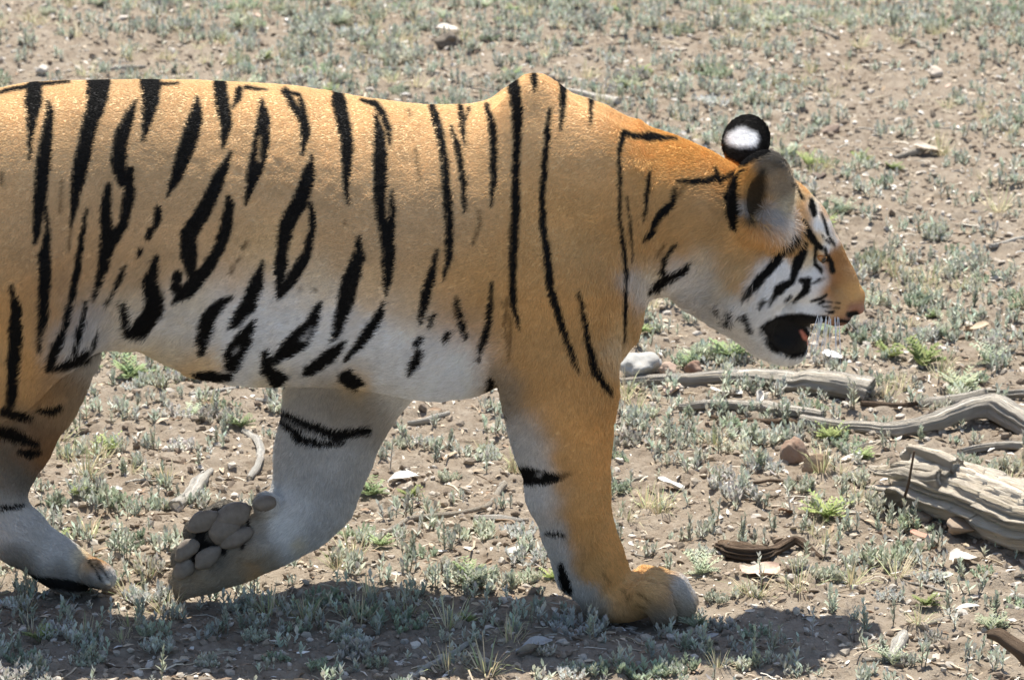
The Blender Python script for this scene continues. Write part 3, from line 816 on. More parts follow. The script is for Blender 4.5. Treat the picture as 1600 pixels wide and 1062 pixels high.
def cone(a, b, ra, rb, k=0.02, sy=1.0, op='add'):
    """tapered round limb; sy squeezes it sideways"""
    a = np.asarray(a, float); b = np.asarray(b, float); R = max(ra, rb)
    ym = (a[1] + b[1]) / 2
    A = a.copy(); B = b.copy(); A[1] = ym + (a[1] - ym) / sy; B[1] = ym + (b[1] - ym) / sy
    ab = B - A; L2 = ab @ ab
    def fn(X, Y, Z):
        y = ym + (Y - ym) / sy
        t = np.clip(((X - A[0]) * ab[0] + (y - A[1]) * ab[1] + (Z - A[2]) * ab[2]) / L2, 0, 1)
        d = np.sqrt((X - A[0] - t * ab[0]) ** 2 + (y - A[1] - t * ab[1]) ** 2 + (Z - A[2] - t * ab[2]) ** 2)
        return (d - (ra + (rb - ra) * t)) * min(1.0, sy)
    apply(fn, np.minimum(a, b) - R, np.maximum(a, b) + R, k, op)

def chain(pts, k=0.02, sy=1.0):
    """pts: (px, py, y, radius px)"""
    for p, q in zip(pts[:-1], pts[1:]):
        cone(P(*p[:3]), P(*q[:3]), p[3] * PX, q[3] * PX, k, sy)

def loft(st, k=0.03, power=2.25, y0=0.0):
    """st rows: px, top py, bottom py, half width (m): the outline that the side view shows"""
    xs, zc, hz, hy = [], [], [], []
    for px, t, b, w in st:
        c = P(px, (t + b) / 2, y0)
        ext = (b - t) / 2 * PX
        xs.append(c[0]); zc.append(c[2]); hy.append(w)
        hz.append(math.sqrt(max(ext ** 2 - (w * ST) ** 2, (0.5 * ext) ** 2)) / CT)
    xs = np.array(xs)
    fine = np.linspace(xs[0], xs[-1], 400)
    def sm(v):
        v = np.interp(fine, xs, v)
        ker = np.hanning(25); ker /= ker.sum()
        return np.convolve(np.pad(v, 12, mode='edge'), ker, 'valid')
    zc, hz, hy = sm(zc), sm(hz), sm(hy)
    def fn(X, Y, Z):
        x = X[:, 0, 0]
        c = np.interp(x, fine, zc)[:, None, None]; h = np.interp(x, fine, hz)[:, None, None]; w = np.interp(x, fine, hy)[:, None, None]
        dz = np.abs(Z - c) / h; dy = np.abs(Y - y0) / w
        q = (dz ** power + dy ** power) ** (1 / power)
        d = (q - 1) * np.minimum(h, w) * 0.9
        cap = np.maximum(xs[0] - X, X - xs[-1])
        return np.maximum(d, cap)
    apply(fn, (xs[0], y0 - hy.max(), (zc - hz).min()), (xs[-1], y0 + hy.max(), (zc + hz).max()), k)

# ---- trunk
loft([(-165, 290, 440, .06), (-140, 215, 500, .11), (-100, 172, 520, .15), (-40, 150, 525, .165), (0, 143, 530, .17), (60, 131, 535, .172),
      (120, 127, 532, .17), (200, 128, 528, .165), (250, 130, 556, .165), (300, 131, 584, .172), (360, 134, 596, .18), (430, 138, 597, .19),
      (500, 146, 599, .197), (560, 157, 603, .2), (620, 165, 616, .2), (680, 169, 626, .195), (740, 168, 615, .185), (790, 160, 592, .17),
      (840, 152, 585, .15), (900, 165, 570, .135), (950, 190, 540, .12), (985, 225, 500, .10)], 0.03)
# ---- neck
loft([(860, 175, 470, .10), (900, 175, 480, .105), (950, 178, 480, .11), (1000, 196, 462, .108), (1060, 217, 458, .105), (1110, 238, 480, .10), (1150, 262, 500, .092), (1180, 290, 500, .08)], 0.045, y0=0.005)
# ---- withers, shoulders, upper arms
for s in (-1, 1):
    ell(P(838, 235, s * .075), (.062, .045, .125), .05, rot=.08)
    ell(P(905, 330, s * .10), (.105, .075, .165), .05, rot=-.1)
    ell(P(845, 470, s * .105), (.095, .07, .13), .05, rot=.1)
ell(P(935, 470, 0), (.06, .10, .12), .05)
# near fore leg, planted
chain([(880, 440, -.125, 98), (872, 560, -.125, 86), (874, 620, -.12, 80), (879, 690, -.112, 67), (886, 765, -.102, 58), (905, 835, -.092, 47), (925, 885, -.085, 46), (945, 920, -.080, 44)], .025, .82)
ell(P(806, 540, -.12), (.03, .04, .06), .03)
cone(P(877, 800, -.095), P(890, 905, -.082), .020, .016, .02)                     # back of the wrist
# paw
ell(P(965, 938, -.083), (.050, .056, .030), .02)
ell(P(990, 928, -.083), (.045, .056, .032), .015, rot=-.1)
for a_, b_, r0, r1 in (((1003, 930, -.172), (1036, 957, -.174), 22, 18), ((1020, 915, -.138), (1066, 947, -.140), 23, 20), ((1026, 908, -.103), (1070, 938, -.102), 22, 19), ((1008, 905, -.068), (1046, 932, -.066), 21, 18)):
    a_ = (a_[0], a_[1], a_[2] + .035); b_ = (b_[0], b_[1], b_[2] + .035)
    m_ = ((a_[0] + b_[0]) / 2 + 4, (a_[1] + b_[1]) / 2 - 7, (a_[2] + b_[2]) / 2)
    cone(P(*a_), P(*m_), r0 * PX, (r0 - 1) * PX, .005, .82)
    cone(P(*m_), P(*b_), (r0 - 1) * PX, r1 * PX, .005, .82)
ell(P(905, 905, -.03), (.016, .012, .02), .01)                                     # dew claw pad
# far fore leg, lifted, wrist folded so that the sole faces back
chain([(640, 500, .10, 92), (575, 560, .10, 86), (530, 630, .095, 80), (505, 710, .085, 70), (492, 772, .075, 60), (474, 800, .065, 50), (446, 822, .060, 45)], .025, .8)
chain([(446, 822, .060, 45), (405, 842, .050, 46), (362, 856, .045, 50), (322, 880, .045, 47)], .02, .62)
for px, py, y, r0 in ((318, 822, .026, 31), (296, 862, .028, 29), (290, 895, .034, 29), (325, 880, .022, 28)):
    cone(P(px + 35, py - 12, y + .02), P(px - 4, py + 10, y + .012), r0 * PX, (r0 - 4) * PX, .006)
cone(P(325, 898, .045), P(283, 930, .045), 27 * PX, 12 * PX, .012)
ell(P(415, 787, .020), (.022, .022, .018), .012, rot=.4)
ell(P(398, 858, .010), (.03, .02, .018), .012, rot=.6)
# far hind leg, swinging forward
chain([(-20, 420, .08, 130), (62, 545, .085, 84), (45, 610, .080, 74), (14, 690, .075, 58), (-10, 755, .070, 46), (-12, 800, .065, 44)], .025, .8)
chain([(-15, 795, .065, 44), (30, 838, .055, 42), (80, 872, .050, 38), (112, 888, .050, 35)], .02, .85)
for px, py, y in ((150, 896, .010), (154, 898, .037), (148, 894, .063), (138, 890, .083)):
    ell(P(px, py, y), (.030, .017, .023), .004, rot=-.45)
ell(P(100, 905, .045), (.04, .04, .02), .012, rot=-.35)
# near hind leg, trailing behind
ell(P(-20, 360, -.09), (.16, .09, .2), .05, rot=.1)
chain([(30, 430, -.115, 112), (68, 492, -.12, 84), (0, 575, -.12, 66), (-90, 660, -.12, 50), (-190, 720, -.12, 40)], .03, .8)
chain([(-190, 720, -.12, 40), (-215, 800, -.12, 36), (-225, 905, -.12, 34)], .02, .9)
ell(P(-185, 930, -.12), (.07, .05, .033), .02)
# flank fold between belly and thigh
ell(P(185, 470, -.10), (.07, .05, .075), .04, rot=.5)
# tail root
chain([(-150, 260, 0, 42), (-260, 420, .02, 34), (-300, 600, .03, 28)], .03)

# ---- head; its middle plane turns a little away from the camera
def ymid(px): return 0.005 + (px - 1100.0) * PX * 0.16
def H(px, py, y=0.0): return P(px, py, ymid(px) + y)
YAW = math.atan(0.16)
ell(H(1205, 352), (.100, .092, .085), .02, rot=-.7, yaw=YAW)                       # skull
ell(H(1165, 400), (.075, .095, .08), .03, yaw=YAW)
for s in (-1, 1):
    ell(H(1190, 425, s * .062), (.068, .045, .075), .03, rot=-.4, yaw=YAW)         # cheek
    ell(H(1160, 455, s * .06), (.05, .035, .05), .02, rot=-.6, yaw=YAW)            # ruff
    ell(H(1272, 365, s * .035), (.030, .022, .038), .016, rot=.75, yaw=YAW)         # brow
    ell(H(1262, 440, s * .045), (.042, .026, .036), .018, rot=-.5, yaw=YAW)        # cheek bone below the eye
    ell(H(1290, 474, s * .027), (.042, .026, .030), .010, rot=-.2, yaw=YAW)        # whisker pad
    ell(H(1275, 484, s * .038), (.045, .018, .022), .010, rot=-.05, yaw=YAW)
    ell(H(1283, 402, s * .060), (.013, .012, .014), .010, yaw=YAW, op='cut')       # eye socket
    ell(H(1282, 389, s * .050), (.021, .012, .0085), .006, rot=-.55, yaw=YAW)       # upper lid
    ell(H(1278, 414, s * .050), (.015, .010, .006), .005, rot=-.9, yaw=YAW)
cone(H(1262, 352), H(1316, 438), .036, .024, .02, .95)                             # bridge of the nose
cone(H(1285, 395), H(1322, 468), .030, .020, .015, 1.1)
cone(H(1312, 430), H(1330, 460), .023, .020, .010)
ell(H(1332, 466), (.021, .021, .022), .007, rot=-.5, yaw=YAW)
ell(H(1336, 480), (.017, .019, .013), .004, rot=-.2, yaw=YAW)
ell(H(1310, 492), (.020, .030, .018), .008, yaw=YAW)                      # nose
ell(H(1238, 478), (.045, .046, .036), .02, yaw=YAW)
ell(H(1300, 478), (.038, .030, .030), .012, yaw=YAW)
for s in (-1, 1):
    ell(H(1334, 491, s * .020), (.013, .012, .007), .005, rot=.3, yaw=YAW, op='cut')   # nostril
for s in (-1, 1):
    ell(H(1163, 432, s * .082), (.040, .026, .066), .007, rot=-.12, yaw=YAW)        # ruff edge standing off the neck
# lower jaw, open
for s in (-1, 1):
    cone(H(1165, 470, s * .05), H(1218, 538, s * .030), .042, .026, .02)
    cone(H(1205, 500, s * .036), H(1236, 532, s * .026), .022, .018, .012)
ell(H(1234, 541), (.030, .036, .030), .02, rot=-.6, yaw=YAW)
ell(H(1238, 512, 0), (.030, .040, .020), .012, rot=-.2, yaw=YAW)
ell(H(1205, 537), (.035, .036, .024), .02, rot=-.7, yaw=YAW)
cone(H(1110, 440), H(1190, 520), .062, .03, .03)                                    # throat
ell(H(1296, 521, 0), (.036, .06, .010), .008, rot=.30, yaw=YAW, op='cut')       # the open mouth
ell(H(1236, 519, -.066), (.030, .022, .026), .010, rot=.2, yaw=YAW, op='cut')
# ears
EAR = P(1190, 304, ymid(1190) - .098)
ell(EAR, (.057, .034, .075), .010, rot=-.14, yaw=.40)
ell(P(1185, 356, ymid(1190) - .085), (.05, .03, .035), .015, yaw=.3)
ell(EAR + np.array([.016, -.026, .004]), (.048, .034, .064), .005, rot=-.14, yaw=.40, op='cut')
ell(EAR + np.array([-.004, -.010, -.004]), (.024, .034, .040), .006, rot=-.14, yaw=.40, op='cut')
FEAR = P(1166, 220, ymid(1165) + .080)
ell(FEAR, (.0405, .016, .054), .004, yaw=-.15, tilt=-.85)
ell(FEAR + np.array([.006, .015, -.016]), (.034, .015, .045), .004, yaw=-.15, tilt=-.85, op='cut')
ell(P(1168, 252, ymid(1165) + .06), (.032, .018, .03), .012)

def surface_nets(F, gx, gy, gz):
    neg = F < 0
    c = np.zeros(tuple(n - 1 for n in F.shape), np.int8)
    offs = [(i, j, k) for i in (0, 1) for j in (0, 1) for k in (0, 1)]
    for i, j, k in offs:
        c += neg[i:i + c.shape[0], j:j + c.shape[1], k:k + c.shape[2]]
    act = (c > 0) & (c < 8)
    idx = np.argwhere(act)
    vid = np.full(act.shape, -1, np.int32); vid[act] = np.arange(len(idx))
    pos = np.zeros((len(idx), 3)); cnt = np.zeros(len(idx))
    for a in offs:
        for ax in range(3):
            if a[ax]: continue
            b = list(a); b[ax] = 1
            ia, ib = idx + a, idx + b
            fa = F[ia[:, 0], ia[:, 1], ia[:, 2]]; fb = F[ib[:, 0], ib[:, 1], ib[:, 2]]
            m = (fa < 0) != (fb < 0)
            t = np.where(m, fa / np.where(m, fa - fb, 1), 0)[:, None]
            pa = np.stack([gx[ia[:, 0]], gy[ia[:, 1]], gz[ia[:, 2]]], 1); pb = np.stack([gx[ib[:, 0]], gy[ib[:, 1]], gz[ib[:, 2]]], 1)
            pos += (pa + (pb - pa) * t) * m[:, None]; cnt += m
    pos /= cnt[:, None]
    quads = []
    for ax in range(3):
        u, v = [(1, 2), (2, 0), (0, 1)][ax]
        s0 = [slice(None)] * 3; s1 = [slice(None)] * 3
        s0[ax] = slice(0, -1); s1[ax] = slice(1, None)
        for s in (s0, s1):
            s[u] = slice(1, -1); s[v] = slice(1, -1)
        A, B = neg[tuple(s0)], neg[tuple(s1)]
        e = np.argwhere(A != B); flip = A[tuple(e.T)]
        e[:, u] += 1; e[:, v] += 1
        def cell(du, dv):
            q = e.copy(); q[:, u] -= du; q[:, v] -= dv
            return vid[q[:, 0], q[:, 1], q[:, 2]]
        q = np.stack([cell(1, 1), cell(0, 1), cell(0, 0), cell(1, 0)], 1)
        q[~flip] = q[~flip][:, ::-1]
        quads.append(q)
    q = np.concatenate(quads)
    q = q[(q >= 0).all(1)]
    return pos, q

BV, BF = surface_nets(FIELD, GX, GY, GZ)
del FIELD
# keep the largest connected shell
lab = np.arange(len(BV))
while True:
    m = lab[BF].min(1)
    new = lab.copy()
    for c in range(4): np.minimum.at(new, BF[:, c], m)
    new = new[new]
    if (new == lab).all(): break
    lab = new
root = np.bincount(lab).argmax()
keep = lab == root
remap = np.cumsum(keep) - 1
BF = remap[BF[keep[BF[:, 0]]]]; BV = BV[keep]

def relax(V, Fq, n, lam=0.5):
    e = np.concatenate([Fq[:, [0, 1]], Fq[:, [1, 2]], Fq[:, [2, 3]], Fq[:, [3, 0]]])
    for _ in range(n):
        acc = np.zeros_like(V); cnt = np.zeros(len(V))
        for a, b in ((0, 1), (1, 0)):
            for d in range(3): acc[:, d] += np.bincount(e[:, a], V[e[:, b], d], len(V))
            cnt += np.bincount(e[:, a], minlength=len(V))
        V = V + lam * (acc / cnt[:, None] - V)
    return V
BV = relax(BV, BF, 3)

def normals(V, Fq):
    n = np.cross(V[Fq[:, 2]] - V[Fq[:, 0]], V[Fq[:, 3]] - V[Fq[:, 1]])
    out = np.zeros_like(V)
    for c in range(4):
        for d in range(3): out[:, d] += np.bincount(Fq[:, c], n[:, d], len(V))
    return out / (np.linalg.norm(out, axis=1, keepdims=True) + 1e-12)
BN = normals(BV, BF)
# loose skin and muscle relief
rel = 0.004 * fbm(BV[:, 0] * 7, BV[:, 1] * 5, BV[:, 2] * 6, 3, 5) + 0.0006 * noise(BV[:, 0] * 55, BV[:, 1] * 40, BV[:, 2] * 45, 9)
u0, v0 = project(BV)
rel += 0.0016 * np.exp(-((u0 - 460) / 190) ** 2 - ((v0 - 265) / 70) ** 2) * noise(BV[:, 0] * 60 + 3, BV[:, 1] * 40, BV[:, 2] * 75, 14)
rel += -0.006 * np.exp(-((u0 - 785 - .03 * (v0 - 400)) / 10) ** 2 - ((v0 - 470) / 90) ** 2)      # fold behind the shoulder
rel += 0.005 * np.exp(-((u0 - 832) / 26) ** 2 - ((v0 - 372) / 30) ** 2)                      # point of the shoulder
rel *= np.clip((1130 - u0) / 80, 0.05, 1)
BV = BV + BN * rel[:, None]
BN = normals(BV, BF)
# ---- the coat: ground colours and stripes are laid out on the side view of the animal
def lin(r, g, b): return np.array([((c / 255.0 + 0.055) / 1.055) ** 2.4 if c > 10 else c / 255.0 / 12.92 for c in (r, g, b)])
COAT = {
    'o': lin(233, 194, 142), 't': lin(208, 175, 132), 'n': lin(216, 160, 86), 's': lin(210, 167, 110), 'd': lin(198, 158, 112),
    'w': lin(232, 230, 226), 'W': lin(246, 244, 240), 'g': lin(206, 203, 198), 'l': lin(224, 174, 110), 'c': lin(226, 210, 178),
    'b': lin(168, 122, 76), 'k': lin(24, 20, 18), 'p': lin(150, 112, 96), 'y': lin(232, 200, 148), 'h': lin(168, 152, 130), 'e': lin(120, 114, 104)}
CP = [  # px, py, colour, spread
    (-200, 250, 'o', 80), (-100, 250, 'o', 80), (0, 200, 'o', 80), (100, 170, 'o', 70), (200, 200, 't', 70), (300, 190, 'o', 70), (400, 180, 'o', 70), (500, 200, 'o', 70),
    (600, 210, 'o', 70), (700, 220, 'o', 60), (800, 210, 'o', 60), (880, 210, 'o', 60), (940, 240, 'o', 50), (0, 320, 't', 60), (100, 320, 't', 60), (200, 320, 't', 60), (300, 320, 't', 60), (400, 310, 't', 60),
    (500, 330, 't', 60), (600, 340, 't', 60), (700, 340, 't', 60), (-100, 450, 't', 90), (0, 420, 's', 60), (60, 420, 'd', 50), (20, 520, 's', 50), (110, 420, 'd', 50), (160, 430, 't', 40),
    (220, 420, 't', 40), (330, 400, 't', 40), (420, 395, 'y', 36), (520, 410, 't', 40), (620, 430, 't', 40), (700, 440, 's', 40), (760, 440, 's', 40), (720, 480, 's', 26), (650, 478, 'y', 24),
    (580, 450, 'y', 24), (500, 440, 'c', 24), (760, 520, 's', 22),
    (150, 500, 'g', 26), (200, 480, 'c', 26), (250, 500, 'w', 30), (300, 470, 'c', 26), (330, 500, 'w', 40), (420, 480, 'w', 40), (510, 490, 'w', 36), (600, 510, 'w', 36), (680, 530, 'w', 36), (735, 545, 'W', 24),
    (250, 550, 'c', 26), (320, 575, 'y', 22), (400, 560, 'w', 36), (500, 560, 'w', 36), (620, 580, 'W', 36), (700, 590, 'W', 34), (430, 595, 'c', 18), (560, 602, 'y', 14),
    (105, 545, 'g', 22), (60, 590, 's', 26), (140, 530, 'g', 20), (80, 610, 'd', 22), (0, 600, 's', 40), (-100, 600, 's', 60), (-200, 750, 'l', 80),
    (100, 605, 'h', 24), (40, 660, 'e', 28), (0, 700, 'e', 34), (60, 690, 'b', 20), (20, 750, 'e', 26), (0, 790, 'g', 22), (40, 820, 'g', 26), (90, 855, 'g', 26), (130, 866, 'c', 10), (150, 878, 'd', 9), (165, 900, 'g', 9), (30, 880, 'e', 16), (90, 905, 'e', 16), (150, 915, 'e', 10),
    (500, 625, 'h', 34), (560, 630, 'h', 34), (470, 640, 'g', 30), (480, 720, 'g', 36), (540, 700, 'g', 36), (500, 780, 'g', 30), (450, 800, 'W', 22), (440, 830, 'w', 18), (520, 820, 'g', 20), (480, 850, 'g', 14), (470, 852, 'c', 7), (400, 892, 'd', 8),
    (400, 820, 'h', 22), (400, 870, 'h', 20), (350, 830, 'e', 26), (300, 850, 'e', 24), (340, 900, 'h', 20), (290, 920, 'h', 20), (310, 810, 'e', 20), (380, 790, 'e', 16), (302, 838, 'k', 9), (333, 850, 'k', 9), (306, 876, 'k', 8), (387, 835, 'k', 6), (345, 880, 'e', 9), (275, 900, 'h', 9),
    (830, 300, 's', 50), (900, 300, 's', 50), (840, 400, 's', 60), (920, 400, 's', 60), (950, 350, 's', 40), (830, 500, 's', 50), (900, 500, 's', 50), (950, 480, 's', 30), (965, 545, 'c', 18), (975, 500, 'y', 14), (850, 580, 's', 36), (900, 600, 's', 40), (940, 560, 's', 22),
    (800, 620, 'h', 18), (815, 670, 'g', 22), (835, 720, 'g', 20), (850, 780, 'g', 20), (790, 600, 'h', 16), (870, 650, 's', 26), (920, 650, 'l', 30), (920, 720, 'l', 34), (925, 790, 'l', 30), (890, 720, 's', 18), (898, 790, 's', 20), (872, 830, 'g', 14), (880, 870, 'g', 13), (893, 905, 'g', 13),
    (915, 830, 'l', 16), (940, 850, 'l', 22), (950, 890, 'l', 22), (925, 880, 's', 12), (915, 925, 'g', 13), (930, 945, 'h', 14), (970, 915, 'l', 20), (1000, 935, 'l', 20), (1010, 905, 'y', 16), (980, 955, 'd', 14), (1030, 920, 'd', 16), (1020, 955, 'e', 14), (1065, 915, 'g', 16), (1075, 940, 'h', 16),
    (1000, 240, 'n', 40), (1060, 240, 'n', 36), (1110, 255, 'n', 30), (1145, 262, 'n', 24), (1010, 310, 's', 36), (1060, 320, 's', 30), (1100, 330, 's', 34), (1010, 380, 's', 24), (1090, 380, 's', 24), (990, 350, 's', 24), (1100, 300, 't', 24),
    (1020, 425, 'c', 16), (1010, 445, 'w', 18), (1070, 440, 'w', 20), (1110, 430, 'g', 20), (1120, 470, 'g', 18), (1100, 405, 'c', 15), (990, 430, 'g', 12),
    (1150, 390, 's', 22), (1150, 420, 'y', 18), (1140, 450, 'c', 16), (1165, 440, 's', 13), (1190, 390, 's', 18), (1180, 365, 'l', 16), (1215, 370, 'l', 16), (1165, 465, 'w', 12), (1150, 480, 'w', 16), (1170, 500, 'w', 20), (1130, 490, 'w', 16), (1190, 480, 'w', 16),
    (1200, 420, 'W', 12), (1228, 418, 'W', 12), (1215, 440, 'W', 12), (1185, 445, 'W', 9), (1230, 455, 'w', 14), (1243, 390, 's', 10), (1262, 385, 's', 10), (1275, 430, 'w', 10), (1265, 455, 'W', 10), (1240, 475, 'w', 12), (1275, 478, 'w', 10), (1215, 480, 'w', 14), (1260, 425, 'w', 9), (1265, 405, 'c', 8),
    (1279, 334, 'W', 11), (1286, 350, 'W', 12), (1292, 364, 'W', 11), (1299, 376, 'W', 8), (1274, 318, 'c', 8), (1280, 378, 'y', 7), (1262, 305, 'l', 10), (1253, 330, 's', 9), (1248, 355, 's', 9), (1310, 360, 's', 8), (1295, 330, 's', 8),
    (1320, 388, 's', 9), (1308, 408, 'b', 13), (1312, 430, 'b', 12), (1326, 428, 'd', 9), (1295, 430, 'b', 9), (1300, 460, 'b', 14), (1325, 455, 's', 13), (1340, 465, 's', 9), (1305, 485, 'd', 11), (1287, 488, 'g', 8), (1345, 483, 'p', 8), (1338, 490, 'p', 6), (1315, 505, 'p', 7),
    (1220, 555, 'w', 14), (1240, 565, 'w', 12), (1195, 540, 'w', 14), (1190, 510, 'w', 10), (1180, 300, 's', 12), (1165, 215, 'k', 16), (1205, 245, 'e', 9), (1195, 262, 'e', 10), (1217, 285, 'h', 12), (1205, 345, 'g', 10), (1236, 345, 'W', 8), (1230, 320, 'c', 9), (1245, 310, 'c', 8), (1160, 320, 'g', 6), (1222, 355, 'w', 8)]
CPX = np.array([c[0] for c in CP], float); CPY = np.array([c[1] for c in CP], float)
CPC = np.array([COAT[c[2]] for c in CP]); CPS = np.array([c[3] for c in CP], float)
R0X, R0Y, RW, RH = -420, 60, 1800, 960        # the laid-out area of the side view, in pixels

def _base():
    st = 4
    gx, gy = np.meshgrid(R0X + np.arange(RW // st) * st, R0Y + np.arange(RH // st) * st)
    wx = gx + 7 * noise(gx / 23.0, gy / 23.0, 0, 3); wy = gy + 7 * noise(gx / 23.0, gy / 23.0, 0, 4)
    acc = np.zeros(gx.shape + (3,)); wt = np.full(gx.shape, 1e-12)
    for x, y, c, s in zip(CPX, CPY, CPC, CPS):
        d2 = ((wx - x) ** 2 + (wy - y) ** 2) / (2 * s * s)
        w = (np.exp(-d2) + 1e-5 / (1 + d2)) * (30.0 / s) ** 0.7
        acc += w[..., None] * c; wt += w
    return acc / wt[..., None]
BASE = _base()

